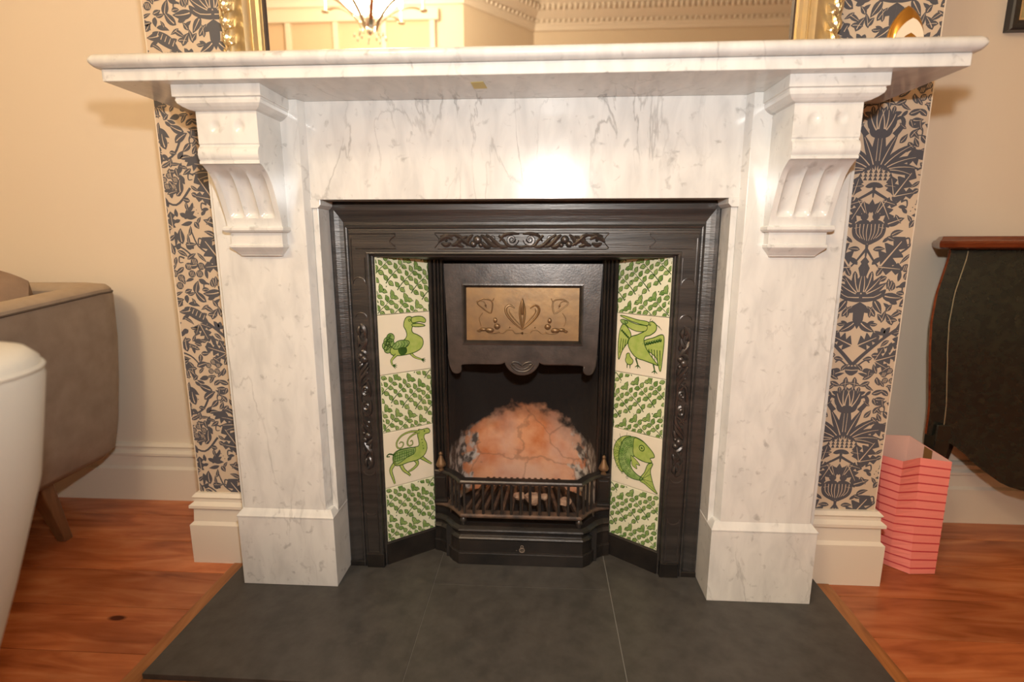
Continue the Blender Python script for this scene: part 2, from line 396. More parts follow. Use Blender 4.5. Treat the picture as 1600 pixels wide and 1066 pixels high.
# ------------------------------------------------------------------ room shell
XL, XR, YW, ZC = -2.45, 2.35, .335, 2.95         # side walls, alcove wall, ceiling
BL, BR = -.879, .902                              # chimney breast
YF0, YF1, XB0, XB1 = -3.03, -3.59, -.56, -.04     # wall behind the camera, with a canted bay
def shell(name, g, m, **k): return obj(name, g, m, kind='structure', **k)
shell('floor', box(XL-.1, XR+.1, YF1-.1, YW+.1, -.12, -.022), 'floorwood')
shell('ceiling', box(XL-.1, XR+.1, YF1-.1, YW+.1, ZC, ZC+.08), 'ceiling')
shell('wall_left', box(XL-.1, XL, YF0-.1, YW+.1, -.02, ZC), 'paint')
shell('wall_right', box(XR, XR+.1, YF1-.1, YW+.1, -.02, ZC), 'paint')
shell('wall_back_left', box(XL, BL, YW, YW+.1, -.02, ZC), 'paint')
shell('wall_back_right', box(BR, XR, YW, YW+.1, -.02, ZC), 'paint')
fr = [(XL-.1, YF0), (XB0, YF0), (XB1, YF1), (XR+.1, YF1)]
shell('wall_front', loft([[(x, y, -.02), (x, y, ZC), (x, y-.12, ZC), (x, y-.12, -.02)] for x, y in fr]), 'paint')
breast = shell('wall_chimney_breast', join(box(BL, -.455, 0, YW+.05, -.02, ZC), box(.455, BR, 0, YW+.05, -.02, ZC), box(-.455, .455, 0, YW+.05, .962, ZC), box(-.455, .455, .30, YW+.05, -.02, .962)), 'paper')
# the breast's cheeks are painted, only its front is papered
for s, x in ((-1, BL), (1, BR)):
    shell('trim_1' if s < 0 else 'trim_2', box(x, x+s*.002, .0, YW, 0, ZC), 'paint', parent=breast)

# floor boards, each one its own piece
PW = .1405
def plank(x0, x1, y0, y1): obj('plank', box(x0, x1, y0+.0008, y1-.0008, -.02, 0), 'floorwood', FLOOR, bevel=.0012)
FLOOR = bpy.data.objects['floor']
k0 = -23
for k in range(k0, 6):
    y0 = -.348+PW*k; y1 = min(y0+PW, YW)
    if y0 >= YW or y1 < YF1: continue
    rnd = random.Random(k)
    if y1 > .0: cuts = [(XL, BL+.01), (BR-.01, XR)]
    elif y0 > -.49: cuts = [(XL, -.787), (.797, XR)]
    else: cuts = [(XL, XR)]
    if y0 < 0 < y1: cuts = [(XL, -.787), (.797, XR)]
    if y0 < -.452 < y1:
        plank(-.787, .797, y0, -.4525)
    for a, b in cuts:
        if b-a > 2:
            c = a+rnd.uniform(.3, .7)*(b-a); plank(a, c-.0006, y0, y1); plank(c+.0006, b, y0, y1)
        else: plank(a, b, y0, y1)

# skirting boards
SK = [(0, 0), (.024, 0), (.024, .112), (.016, .120), (.014, .155), (.022, .160), (.022, .168), (.012, .176), (.012, .184), (.016, .190), (.008, .199), (0, .199)]
shell('baseboard_back_left', sweep([(XL, YW), (BL, YW)], SK), 'white')
shell('baseboard_back_right', sweep([(BR, YW), (XR, YW)], SK), 'white')
shell('baseboard_breast_left', sweep([(BL, YW-.02), (BL, 0), (-.60, 0)], SK), 'white')
shell('baseboard_breast_right', sweep([(.60, 0), (BR, 0), (BR, YW-.02)], SK), 'white')
shell('baseboard_left', sweep([(XL, YF0), (XL, YW)], SK), 'white')
shell('baseboard_right', sweep([(XR, YW), (XR, YF1)], SK), 'white')
shell('baseboard_front', sweep(fr[::-1], SK), 'white')

# cornice (seen in the mirror)
CN = [(0, ZC-.33), (.018, ZC-.33), (.022, ZC-.30), (.03, ZC-.285), (.03, ZC-.25), (.05, ZC-.235), (.09, ZC-.20), (.10, ZC-.16), (.15, ZC-.13), (.17, ZC-.10), (.20, ZC-.09), (.20, ZC-.05), (.24, ZC-.03), (.24, ZC), (0, ZC)]
cor = shell('trim_3', sweep([(XR, YF1), (XB1, YF1), (XB0, YF0), (XL, YF0)], CN), 'ceiling')
shell('trim_4', sweep([(XL, YF0), (XL, YW), (BL, YW), (BL, 0), (BR, 0), (BR, YW), (XR, YW), (XR, YF1)], CN), 'ceiling')
orn = []
for (xa, ya), (xb, yb) in (((XR, YF1), (XB1, YF1)), ((XB1, YF1), (XB0, YF0)), ((XB0, YF0), (XL, YF0))):
    a, b = Vector((xa, ya)), Vector((xb, yb)); d = (b-a); n = int(d.length/.045); d.normalize(); nn = Vector((d.y, -d.x))
    for i in range(n):
        p = a+d*(.02+i*.045)
        for off, z, rr, rz in ((.105, ZC-.18, .017, .026), (.042, ZC-.262, .013, .015), (.185, ZC-.07, .012, .018)):
            q = p+nn*off; orn.append(ellipsoid((q.x, q.y, z), rr, rr, rz, 6, 4))
obj('leaf_moulding', join(*orn), 'ceiling', cor, smooth=True, kind='stuff')

# panelled blind / window seen in the mirror on the left of the front wall
win = thing('window_1', (-1.6, YF0+.02, 1.0), 'cream framed window with drawn blinds on the wall opposite the fireplace', 'window', kind='structure')
for i in range(4):
    x0 = -2.25+i*.37
    obj('blind_panel', box(x0, x0+.33, YF0, YF0+.02, 1.0, 2.50), 'blind', win)
    obj('mullion', box(x0+.33, x0+.37, YF0, YF0+.05, 1.0, 2.52), 'white', win, bevel=.004)
obj('window_frame', join(box(-2.32, -2.25, YF0, YF0+.05, .95, 2.56), box(-2.32, -.74, YF0, YF0+.06, 2.50, 2.58), box(-2.32, -.74, YF0, YF0+.08, .92, 1.0)), 'white', win, bevel=.004)

# ------------------------------------------------------------------ hearth
he = thing('hearth', (0, -.2, 0), 'dark slate hearth of four slabs in front of the fireplace', 'hearth', kind='structure')
HX0, HX1, HY0, HZ = -.748, .758, -.413, .015
obj('bedding', box(HX0+.003, HX1-.003, HY0+.003, .30, -.02, HZ-.0012), 'grout', he)
def slab(x0, x1, y0, y1): obj('slab', box(x0, x1, y0, y1, -.018, HZ), 'slate', he, bevel=.0007)
slab(HX0, -.2179, HY0, .30); slab(-.2171, .2262, HY0, -.0999); slab(-.2171, .2262, -.0991, .30); slab(.2281, HX1, HY0, .30)
def strip(x0, x1, y0, y1): obj('border_strip', box(x0, x1, y0, y1, -.018, .004), 'border', he, bevel=.001)
strip(-.787, HX0-.0005, -.452, -.026); strip(HX1+.0005, .797, -.452, -.026); strip(HX0, HX1, -.452, HY0-.0005)

# ------------------------------------------------------------------ marble surround
ms = thing('marble_fireplace_surround', (0, -.06, .015), 'white veined marble chimneypiece with scrolled corbels and a deep shelf', 'fireplace')
ZS = 1.1717
sh = obj('mantel_shelf', box(-.789, .789, -.257, -.0005, ZS, 1.1935), 'marble', ms, bevel=.0015)
rings = []
for i in range(11):
    a = -pi/2+pi*i/10; rr = .0117; o_ = rr*cos(a)-rr; z = 1.2057+rr*sin(a); c = .010
    x1, y0 = .806+o_, -.2735-o_
    rings.append([(-x1, 0-.0005, z), (-x1, y0+c, z), (-x1+.3*c, y0+.3*c, z), (-x1+c, y0, z), (x1-c, y0, z), (x1-.3*c, y0+.3*c, z), (x1, y0+c, z), (x1, -.0005, z)])
obj('nosing', loft(rings), 'marble', sh, smooth=True)
obj('frieze', box(-.476, .476, -.094, -.0005, .9646, ZS), 'marble', ms, bevel=.001)
def side_parts(s):
    F_ = (lambda g: g) if s > 0 else flipx
    # pilaster: front face with a chamfered inner edge
    pf = [(.4705, -.0945), (.4793, -.1135), (.686, -.1135), (.688, -.112), (.688, -.094), (.705, -.094), (.705, -.0005), (.4705, -.0005)]
    pil = obj('pilaster', F_(loft([[(x, y, z) for x, y in pf] for z in (.2, ZS)])), 'marble', ms, bevel=.0012)
    obj('inner_slip', F_(box(.457, .4705, -.090, -.012, .2, .9646)), 'marble', pil, bevel=.001)
    cp = [(0, .9435), (.010, .9435), (.016, .952), (.016, .9646), (0, .9646)]
    obj('slip_cap', F_(loft([[(.470-o, -.012, z) for o, z in ((.013, .946), (.017, .946), (.024, .953), (.024, .9646), (.013, .9646))], [(.470-o, -.096, z) for o, z in ((-.01, .946), (.014, .946), (.021, .953), (.021, .9646), (-.01, .9646))]])), 'marble', pil, bevel=.001)
    pl = obj('plinth', F_(box(.457, .7005, -.1245, -.0005, .015, .199)), 'marble', ms, bevel=.0012)
    rings = []
    for z, ins in ((.199, -.001), (.203, -.0015), (.206, .001), (.2125, .006), (.2185, .011), (.2195, .013)):
        rings.append([(.457+ins*.8, -.1245+ins, z), (.7005-ins, -.1245+ins, z), (.7005-ins, -.001, z), (.457+ins*.8, -.001, z)])
    obj('plinth_moulding', F_(loft(rings)), 'marble', pl, bevel=.0006)
    # corbel
    cb = thing_part('corbel', ms)
    rings = []
    for z, ix, iy in ((ZS, 0, 0), (1.1500, 0, 0), (1.1490, .004, .004), (1.1480, .0045, .0045), (1.1440, .0035, .0030), (1.1385, .006, .004), (1.1330, .013, .0085), (1.1285, .022, .0135), (1.1265, .030, .018)):
        x0, x1 = .4965+ix*.72, .6745-ix*1.08; y0 = -.2305+iy
        rings.append([(x0, y0, z), (x1, y0, z), (x1, -.11, z), (x0, -.11, z)])
    obj('corbel_cap', F_(loft(rings[::-1])), 'marble', cb, bevel=.0008)
    # bracket front surface: profile in (z, y), displaced with flutes and two dimples
    prof = [(1.127, -.2095), (1.095, -.2095), (1.066, -.2095), (1.0635, -.2075), (1.061, -.2075), (1.057, -.2125), (1.051, -.2155), (1.044, -.2165), (1.037, -.215), (1.0325, -.211), (1.0315, -.2135), (1.0265, -.2135), (1.0255, -.206), (1.020, -.198), (1.012, -.187), (1.002, -.178), (.990, -.1705), (.975, -.1635), (.960, -.1575), (.945, -.1520), (.930, -.1465), (.918, -.1425), (.9045, -.140)]
    dense = []
    for (z0, y0), (z1, y1) in zip(prof, prof[1:]):
        m_ = max(1, int(abs(z1-z0)/.004))
        for t in range(m_): dense.append((z0+(z1-z0)*t/m_, y0+(y1-y0)*t/m_))
    dense.append(prof[-1]); NX = 44; x0, x1 = .5185, .6430
    rings = []
    for z, y in dense:
        row = []
        for i in range(NX+1):
            t = i/NX; x = x0+(x1-x0)*t; yy = y
            if z < 1.018:
                ft = (t-.09)/.82*3
                if 0 < ft < 3:
                    u = ft % 1; fade = min(1, (1.018-z)/.016)*min(1, max(0, (z-.922)/.01)); yy += .0105*sqrt(max(0, 1-(2*u-1)**2/.80))*fade if abs(2*u-1) < .894 else 0
            if 1.068 < z < 1.127:
                for cx in (.30, .70):
                    dd = ((x-(x0+(x1-x0)*cx))**2+(z-1.098)**2)/.0115**2
                    if dd < 1: yy += .004*(1-dd)
            row.append((x, yy, z))
        row += [(x1, -.112, z), (x0, -.112, z)]
        rings.append(row)
    obj('scroll_bracket', F_(loft(rings[::-1])), 'marble', cb, smooth=True, sharp=35)
    rings = []
    for z, ix, y0 in ((.9045, -.004, -.1475), (.9015, -.0065, -.150), (.8965, -.0065, -.150), (.8925, -.003, -.146), (.8915, .004, -.1375), (.8660, .004, -.1375), (.8655, .0015, -.141), (.8600, .0015, -.141), (.8560, .0045, -.137), (.8500, .010, -.130), (.8430, .016, -.1235), (.8405, .017, -.1225)):
        rings.append([(x0+ix*.9, y0, z), (x1-ix*.9, y0, z), (x1-ix*.9, -.112, z), (x0+ix*.9, -.112, z)])
    obj('corbel_foot', F_(loft(rings[::-1])), 'marble', cb, bevel=.0008)
def thing_part(name, parent):
    o = bpy.data.objects.new(name, None); COL.objects.link(o); o.parent = parent; o.empty_display_size = .03; ORI[o] = origin(parent); return o
side_parts(-1); side_parts(1)

obj('masking_tape', prism([(-.0905, -.212), (-.066, -.2155), (-.0625, -.172), (-.089, -.170)], lambda a, b, d: (a, b, ZS-d), .0001, .0006), 'tape', loc=(-.077, -.19, ZS-.0006), label='small yellow tape square stuck under the marble shelf', cat='tape')

# ------------------------------------------------------------------ cast-iron insert
ci = thing('cast_iron_fireplace_insert', (0, 0, .015), 'black cast-iron fireplace insert with tiled cheeks and brass hood panel', 'fireplace insert')
FX, FZ = .4565, .9635
# frame profile: (side distance in from edge, top distance, Y)
PF = [(0, 0, -.012), (0, 0, -.030), (.004, .006, -.034), (.012, .018, -.0335), (.022, .032, -.0295), (.031, .046, -.0270), (.0355, .052, -.0275), (.0365, .0535, -.0350), (.0395, .057, -.0375), (.0425, .060, -.0365), (.0435, .0615, -.0325), (.0465, .065, -.0330), (.0475, .0665, -.0375),
      (.0850, .114, -.0375), (.0862, .1155, -.0405), (.0895, .1190, -.0415), (.0930, .1215, -.0395), (.0940, .1225, -.0300), (.0955, .1240, -.0270), (.0985, .1270, -.0255), (.1000, .1285, -.0200), (.1010, .1290, .0000)]
def frame_ring(x_sign, top):
    if top: return [(x_sign*(FX-a), y, FZ-b) for a, b, y in PF]
    return [(x_sign*(FX-a), y, .015) for a, b, y in PF]
st = [frame_ring(-1, 0), frame_ring(-1, 1), frame_ring(1, 1), frame_ring(1, 0)]
NP = len(PF)
frame_v = [p for r_ in st for p in r_]; frame_f = []
for k in range(3):
    for i in range(NP-1): frame_f.append([k*NP+i, (k+1)*NP+i, (k+1)*NP+i+1, k*NP+i+1])
frm = obj('outer_frame', (frame_v, frame_f), 'iron_brush', ci)
YP = -.0375                                             # panel face of the frame
# lintel soffit behind the frame
sof = []
for i in range(17):
    x = -.356+.712*i/16; zb = .823+.011*(abs(x)/.356)**2
    sof.append([(x, -.022, .836), (x, .010, .832), (x, .085, zb-.004), (x, .085, .86), (x, -.022, .86)])
obj('lintel', loft(sof), 'iron', ci, smooth=True)
# foot blocks of the frame
for s in (-1, 1):
    obj('frame_foot', join(box(s*.4085, s*.3615, -.0415, -.02, .015, .055), box(s*.456, s*.413, -.037, -.02, .015, .03)), 'iron', ci, bevel=.002)
# outline mouldings on the frame panels
def wire(pts, r_=.0017, y=YP): return tube([(a, y, b) for a, b in pts], r_, 5)
def outline_top(s):
    xo, xi, z0, z1 = s*.4035, s*.297, .8560, .8905
    P = [(s*.395, z0), (xi, z0), (xi+s*.002, z0+.004)]+[(xi+s*(.002+.012*sin(pi*t/8)), z0+.006+(z1-z0-.012)*t/8) for t in range(9)]+[(xi+s*.002, z1-.004), (xi, z1), (s*.409, z1)]
    return P
for s in (-1, 1):
    obj('panel_outline', wire(outline_top(s)), 'iron_hi', ci)
    xa, xb = s*.4055, s*.3745
    cxm, hw = (xa+xb)/2, abs(xa-xb)/2
    obj('panel_outline', join(wire([(xb, .835), (xb, .772), (cxm-s*.006, .772)][:2]), wire([(cxm+hw*cos(a_), .772+.016*sin(a_)) for a_ in [pi*t/10 for t in range(11)]], .0014), wire([(xa, .88), (xa, .772)])), 'iron_hi', ci)
    obj('panel_outline', join(wire([(xa, .175), (xa, .060), (xb, .060), (xb, .175)]), wire([(cxm+hw*cos(a_), .178-.014*sin(a_)) for a_ in [pi*t/10 for t in range(11)]], .0014)), 'iron_hi', ci)
# cast ornament: mirrored scrolls, leaves and fruit
def spiral(c, r0, turns, a0, sg, n=22, k=.12):
    return [(c[0]+r0*((1-t/n)*(1-k)+k)*cos(a0+sg*2*pi*turns*t/n), c[1]+r0*((1-t/n)*(1-k)+k)*sin(a0+sg*2*pi*turns*t/n)) for t in range(n+1)]
def half_ornament():
    # built along +u (half length .2), height +-.018 ; returns tubes/leaves in (u, v, relief)
    T = []
    def t2(p, r_): T.append(([(a, b, .0008) for a, b in p], r_))
    t2(spiral((.021, .002), .0125, 1.5, pi, 1), [.0032-.0018*t/22 for t in range(23)])
    t2(spline([(.0, -.015), (.012, -.013), (.030, -.012), (.040, .000), (.052, .012)], 5), .0026)
    t2(spline([(.030, -.014), (.050, -.012), (.066, .002), (.082, .014)], 5), [.0018+.0022*sin(pi*t/15) for t in range(16)])
    t2(spline([(.052, -.014), (.068, -.010), (.084, .006), (.094, .013)], 5), [.0018+.0024*sin(pi*t/15) for t in range(16)])
    t2(spline([(.118, -.012), (.132, -.002), (.146, .010), (.158, .013)], 5), [.0015+.003*sin(pi*t/15) for t in range(16)])
    t2(spline([(.124, .010), (.138, .004), (.152, -.008), (.164, -.011)], 5), [.0015+.003*sin(pi*t/15) for t in range(16)])
    t2(spline([(.160, .002), (.172, .009), (.186, .004), (.194, -.004)], 5), [.0015+.003*sin(pi*t/15) for t in range(16)])
    t2(spline([(.164, -.006), (.176, -.010), (.188, -.006)], 5), [.0012+.003*sin(pi*t/10) for t in range(11)])
    t2(spiral((.068, .006), .0075, 1.2, 0, -1, 16), [.0026-.0012*t/16 for t in range(17)])
    t2(spline([(.070, -.015), (.084, -.012), (.092, -.002)], 5), [.0012+.0028*sin(pi*t/10) for t in range(11)])
    t2(spline([(.112, .014), (.122, .004), (.128, -.012)], 5), [.0012+.0026*sin(pi*t/10) for t in range(11)])
    t2(spline([(.134, -.014), (.146, -.010), (.154, -.002)], 5), [.0012+.0026*sin(pi*t/10) for t in range(11)])
    t2(spline([(.150, .014), (.164, .012), (.176, .013), (.190, .010)], 4), [.0010+.0022*sin(pi*t/12) for t in range(13)])
    t2(spline([(.004, .015), (.020, .0165), (.040, .012), (.050, -.002)], 4), [.0012+.0020*sin(pi*t/12) for t in range(13)])
    E_ = [(.102, .002, .0105), (.112, -.008, .0085), (.094, -.010, .006), (.146, .001, .005), (.176, .001, .004)]
    return T, E_
HT, HE = half_ornament()
def ornament(fn, sc=1):
    g = []
    for sg in (-1, 1):
        for p, r_ in HT:
            g.append(tube([fn(sg*a*sc, b, d) for a, b, d in p], [q*1.45 for q in r_] if isinstance(r_, list) else r_*1.4, 6))
        for a, b, r_ in HE:
            c = fn(sg*a*sc, b, .001); g.append(ellipsoid(c, r_, .0065, r_, 8, 5))
    return join(*g)
def notched(fn, L, h):
    P = [(-L+.006, -h), (L-.006, -h), (L, -h+.002)]+[(L-.010*sin(pi*t/8), -h+.004+(2*h-.008)*t/8) for t in range(9)]+[(L, h-.002), (-L, h-.002)]+[(-L+.010*sin(pi*t/8), h-.004-(2*h-.008)*t/8) for t in range(9)]+[(-L, -h+.002)]
    return tube([fn(a, b, 0) for a, b in P], .0012, 5)
top_fn = lambda u, v, d: (u, YP-d, .8745+v)
oo = obj('scroll_frieze', ornament(top_fn), 'iron_hi', ci, smooth=True); obj('frieze_edge', notched(top_fn, .203, .0195), 'iron_hi', oo)
for s in (-1, 1):
    side_fn = lambda u, v, d, s=s: (s*.3900+v*.80, YP-d, .485+u)
    oo = obj('scroll_ornament', ornament(side_fn, .98), 'iron_hi', ci, smooth=True)
    P = [(s*.390+.014*cos(a_), .690+.012*sin(a_)) for a_ in [pi*t/10 for t in range(11)]]
    Q = [(s*.390+.014*cos(a_), .282-.010*sin(a_)+.006) for a_ in [pi*t/10 for t in range(11)]]
    obj('ornament_edge', wire(P, .0016), 'iron_hi', oo); obj('ornament_edge', wire(Q, .0016), 'iron_hi', oo)

# --- tiles: local frame on each cheek
TO, TI = Vector((.3560, -.0200)), Vector((.2425, .0645)); TW = (TI-TO).length; TP = .154; TZ = .077
def cheek(s):
    d = (TI-TO).normalized(); d = Vector((d.x*s, d.y)); o = Vector((TO.x*s, TO.y)); nrm = Vector((-.6*s*1.0, -.8)); nrm = Vector((d.y, -d.x)) if s < 0 else Vector((-d.y, d.x))
    if nrm.y > 0: nrm = -nrm
    def fn(u, v, h): return (o.x+d.x*u+nrm.x*h, o.y+d.y*u+nrm.y*h, v)
    return fn
def cheek_vis(s):                                       # u runs left to right as the viewer sees it
    f_ = cheek(s)
    return f_ if s < 0 else (lambda u, v, h: f_(TW-u, v, h))

def foliage(seed, mirror):
    k = Ink(); rn = random.Random(seed)
    def P(a, b): return (1-a, b) if mirror else (a, b)
    mm = -1 if mirror else 1
    def lf(x, y, a, L, sd):
        aa = pi-a if mirror else a; x_, y_ = P(x, y); w = L*.60
        k.leaf(x_, y_, aa, L*1.04, w*1.16, 0, 0, bend=.55*sd*mm, n=6)
        k.leaf(x_+.010*cos(aa), y_+.010*sin(aa), aa, L*.86, w*.78, 1, 1, bend=.55*sd*mm, vein=0, n=6)
    for r_, c_ in enumerate((-.99, -.66, -.33, 0, .33, .66, .99)):   # diagonal branches
        u = -.30+.21*(r_ % 2)
        while u < 1.05:
            n = 5; pts = [(u+.086*i, u+.086*i+c_+.016*sin(i*1.3)) for i in range(n)]
            k.stroke([P(*p) for p in pts], .020, .006, 0, 2, 2)
            for i, p in enumerate(pts):
                for sd in (1, -1):
                    a = pi/4+sd*(.98-.06*i+rn.uniform(-.15, .15)); p = (p[0]+(.028 if sd > 0 else 0), p[1]+(.028 if sd > 0 else 0))
                    lf(p[0]+.012*cos(a), p[1]+.012*sin(a), a, rn.uniform(.108, .128), sd)
            lf(pts[-1][0], pts[-1][1], pi/4, .13, 1)
            u += .475
    for i in range(16): k.disc(rn.random(), rn.random(), rn.uniform(.008, .014), 0, 3, 6)
    return k
LW = .016
def bird():                                              # a stout walking bird with a heavy beak
    k = Ink()
    for c_ in ((.15, .56), (.21, .62), (.12, .49), (.20, .53), (.15, .43)):
        pts = [(c_[0]+.075*cos(t*pi/4), c_[1]+.075*sin(t*pi/4)) for t in range(8)]; k.shape(pts, 1, 0, .014, 0)
        for a in (0, .35, .7): k.stroke([(c_[0]-.05+.04*a, c_[1]-.04), (c_[0]-.01+.03*a, c_[1]+.05)], .008, .008, 0, 2, 2)
    k.shape([(.50, .90), (.55, .955), (.63, .955), (.68, .90), (.68, .82), (.64, .74), (.66, .67), (.76, .62), (.85, .55), (.865, .45), (.80, .36), (.66, .31), (.50, .29), (.35, .29), (.24, .31), (.19, .37), (.23, .46), (.36, .53), (.48, .56), (.535, .63), (.52, .72), (.48, .80)], 2, 0, LW, 3)
    k.shape([(.64, .93), (.74, .955), (.86, .94), (.93, .885), (.92, .835), (.88, .835), (.80, .855), (.66, .845)], 2, 0, LW, 5)
    k.shape([(.66, .825), (.78, .825), (.88, .80), (.915, .775), (.84, .765), (.72, .77), (.65, .79)], 2, 0, LW, 5)
    k.disc(.60, .895, .026, 0, 7); k.disc(.60, .895, .013, 2, 8)
    k.shape([(.24, .47), (.36, .55), (.52, .545), (.58, .50), (.52, .43), (.40, .41), (.28, .41)], 1, 0, LW, 6)
    for i in range(5): k.stroke([(.27+i*.06, .44), (.31+i*.06, .48), (.30+i*.055, .53)], .012, .008, 0, 8, 3)
    k.shape([(.36, .42), (.50, .42), (.52, .34), (.44, .29), (.37, .33)], 0, 0, .01, 6)
    for hip, kn, ft in (((.31, .31), (.21, .22), (.23, .13)), ((.60, .31), (.68, .23), (.82, .17))):
        k.stroke([hip, kn, ft], .062, .03, 0, 3, 4); k.stroke([hip, kn, ft], .036, .014, 2, 4, 4)
        for a in (-.5, .0, .5, 1.0): k.stroke([ft, (ft[0]+.09*cos(a-.45), ft[1]+.07*sin(a-.75))], .026, .008, 0, 3, 2)
    return k
def wing_bird():                                         # long-billed bird with open wings and a chick
    k = Ink()
    k.shape([(.28, .70), (.14, .84), (.06, .74), (.03, .50), (.05, .20), (.12, .36), (.20, .48), (.28, .58)], 2, 0, LW, 0)
    for i in range(4): k.stroke([(.07+i*.05, .32+i*.06), (.09+i*.05, .58)], .016, .012, 0, 2, 2)
    for i in range(6): k.disc(.10+i*.032, .72-i*.025, .022, 0, 2, 8)
    k.shape([(.58, .60), (.74, .66), (.90, .73), (.95, .66), (.94, .40), (.91, .10), (.83, .30), (.74, .38), (.62, .44), (.52, .50)], 2, 0, LW, 4)
    for i in range(5): k.stroke([(.66+i*.055, .46), (.69+i*.052, .36-i*.04)], .018, .012, 0, 6, 2)
    for i in range(8):
        k.disc(.54+i*.048, .52+i*.016, .032, 0, 6, 8); k.disc(.54+i*.048, .535+i*.016, .012, 1, 7, 6)
    k.shape([(.62, .90), (.72, .93), (.79, .87), (.78, .78), (.68, .70), (.58, .66), (.56, .58), (.60, .48), (.70, .36), (.80, .26), (.86, .20), (.74, .22), (.58, .25), (.42, .28), (.30, .38), (.24, .50), (.28, .62), (.42, .68), (.54, .74), (.60, .80)], 2, 0, LW, 7)
    k.shape([(.62, .92), (.40, .94), (.14, .985), (.06, .975), (.30, .90), (.60, .855)], 2, 0, .013, 9)
    k.shape([(.60, .845), (.40, .86), (.16, .91), (.22, .80), (.40, .74), (.58, .76)], 2, 0, .013, 9)
    k.disc(.665, .875, .022, 0, 11); k.disc(.665, .875, .010, 2, 12)
    for i in range(7): k.stroke([(.66+i*.028, .94-i*.012), (.68+i*.036, .985-i*.03)], .014, .006, 0, 9, 2)
    k.shape([(.06, .90), (.14, .92), (.22, .87), (.12, .84)], 1, 0, .012, 9)
    for ft in ((.46, .15), (.80, .10)):
        k.stroke([(ft[0]-.05, .27), ft], .034, .024, 0, 7, 2)
        for a in (-2.4, -1.6, -.8): k.stroke([ft, (ft[0]+.08*cos(a), ft[1]+.06*sin(a))], .026, .010, 0, 7, 2)
    k.shape([(.22, .32), (.27, .34), (.30, .28), (.36, .22), (.33, .15), (.25, .14), (.20, .20), (.21, .26)], 2, 0, .014, 11)
    for dx in (-.02, .04): k.stroke([(.26+dx, .14), (.26+dx, .07)], .022, .014, 0, 11, 2)
    return k
def deer():                                              # a long-legged animal with curled horns
    k = Ink()
    for P in ([(.18, .42), (.10, .31), (.14, .14), (.17, .03)], [(.30, .40), (.36, .26), (.46, .16), (.50, .11)], [(.60, .42), (.66, .31), (.56, .23), (.46, .20)], [(.72, .44), (.84, .34), (.97, .24)]):
        k.stroke(P, .085, .036, 0, 0, 4); k.stroke(P, .055, .014, 2, 1, 4)
    k.shape([(.70, .96), (.78, .95), (.90, .955), (.95, .90), (.93, .86), (.84, .85), (.82, .78), (.87, .66), (.87, .54), (.80, .44), (.66, .385), (.46, .38), (.30, .36), (.20, .38), (.15, .48), (.17, .60), (.28, .655), (.46, .66), (.62, .645), (.70, .66), (.70, .76), (.68, .86)], 2, 0, LW, 3)
    k.shape([(.18, .58), (.28, .645), (.46, .65), (.62, .63), (.60, .53), (.46, .49), (.32, .42), (.22, .40), (.17, .48)], 1, 0, .012, 5)
    for i in range(9): k.stroke([(.20+i*.048, .61), (.19+i*.048, .44+i*.008)], .009, .009, 0, 7, 2)
    for i in range(4): k.stroke([(.18, .60-i*.05), (.40, .62-i*.05), (.60, .61-i*.03)], .009, .009, 0, 7, 2)
    k.stroke([(.18, .58), (.08, .62), (.03, .58), (.09, .57)], .03, .02, 0, 3, 3)
    for sp in ([(.72, .93), (.52, .955), (.34, .91), (.24, .80), (.26, .70), (.34, .69), (.38, .76), (.33, .80), (.29, .77)], [(.73, .91), (.62, .90), (.50, .84), (.46, .75), (.50, .69), (.57, .71), (.56, .78), (.52, .77)]):
        k.stroke(sp, .044, .020, 0, 5, 4); k.stroke(sp, .020, .006, 2, 6, 4)
    k.disc(.83, .915, .016, 0, 7)
    for q in ((.78, .70), (.79, .64), (.77, .76), (.80, .58)): k.disc(q[0], q[1], .012, 0, 7, 6)
    return k
def fish():                                              # a curved spiny fish with a fan tail
    k = Ink()
    k.shape([(.40, .93), (.22, .90), (.08, .78), (.02, .60), (.05, .42), (.14, .27), (.24, .22), (.22, .40), (.26, .60), (.34, .76)], 2, 0, .014, 0)
    for q in ((.30, .99), (.14, .94), (.02, .80), (-.01, .60), (.01, .42), (.08, .27)): k.stroke([(.24, .60), q], .012, .006, 0, 2, 1)
    k.shape([(.30, .90), (.46, .94), (.62, .91), (.76, .82), (.86, .73), (.88, .66), (.80, .62), (.84, .56), (.76, .53), (.60, .54), (.46, .58), (.41, .50), (.40, .40), (.46, .31), (.56, .25), (.66, .22), (.64, .17), (.50, .15), (.36, .17), (.24, .25), (.16, .38), (.14, .54), (.17, .70), (.22, .82)], 1, 0, LW, 3)
    k.shape([(.46, .92), (.62, .90), (.76, .82), (.86, .73), (.88, .66), (.80, .62), (.84, .56), (.74, .53), (.58, .55), (.46, .60), (.44, .74)], 2, 0, .014, 5)
    k.disc(.62, .77, .062, 0, 7, 14); k.disc(.62, .77, .044, 2, 8, 14); k.disc(.62, .77, .020, 0, 9)
    rn = random.Random(3)
    for i in range(10):
        for j in range(4):
            a = pi*.62+i*.155*pi*.62; rr = .20+j*.065
            x_, y_ = .48+rr*1.05*cos(a), .56+rr*1.12*sin(a)*1.0
            if y_ < .9 and x_ < .46: k.ring([(x_+.022*cos(t*pi/3), y_+.022*sin(t*pi/3)) for t in range(6)], .008, 0, 7, 2)
    k.shape([(.40, .58), (.52, .52), (.60, .44), (.52, .44), (.54, .36), (.44, .40), (.42, .48)], 2, 0, .012, 7)
    k.shape([(.62, .22), (.70, .34), (.76, .50), (.86, .54), (.82, .40), (.86, .24), (.92, .10), (.98, .01), (.84, .06), (.72, .12), (.62, .15)], 2, 0, .014, 3)
    for q in ((.82, .46), (.83, .34), (.86, .20), (.92, .07)): k.stroke([(.66, .20), q], .010, .006, 0, 5, 1)
    return k
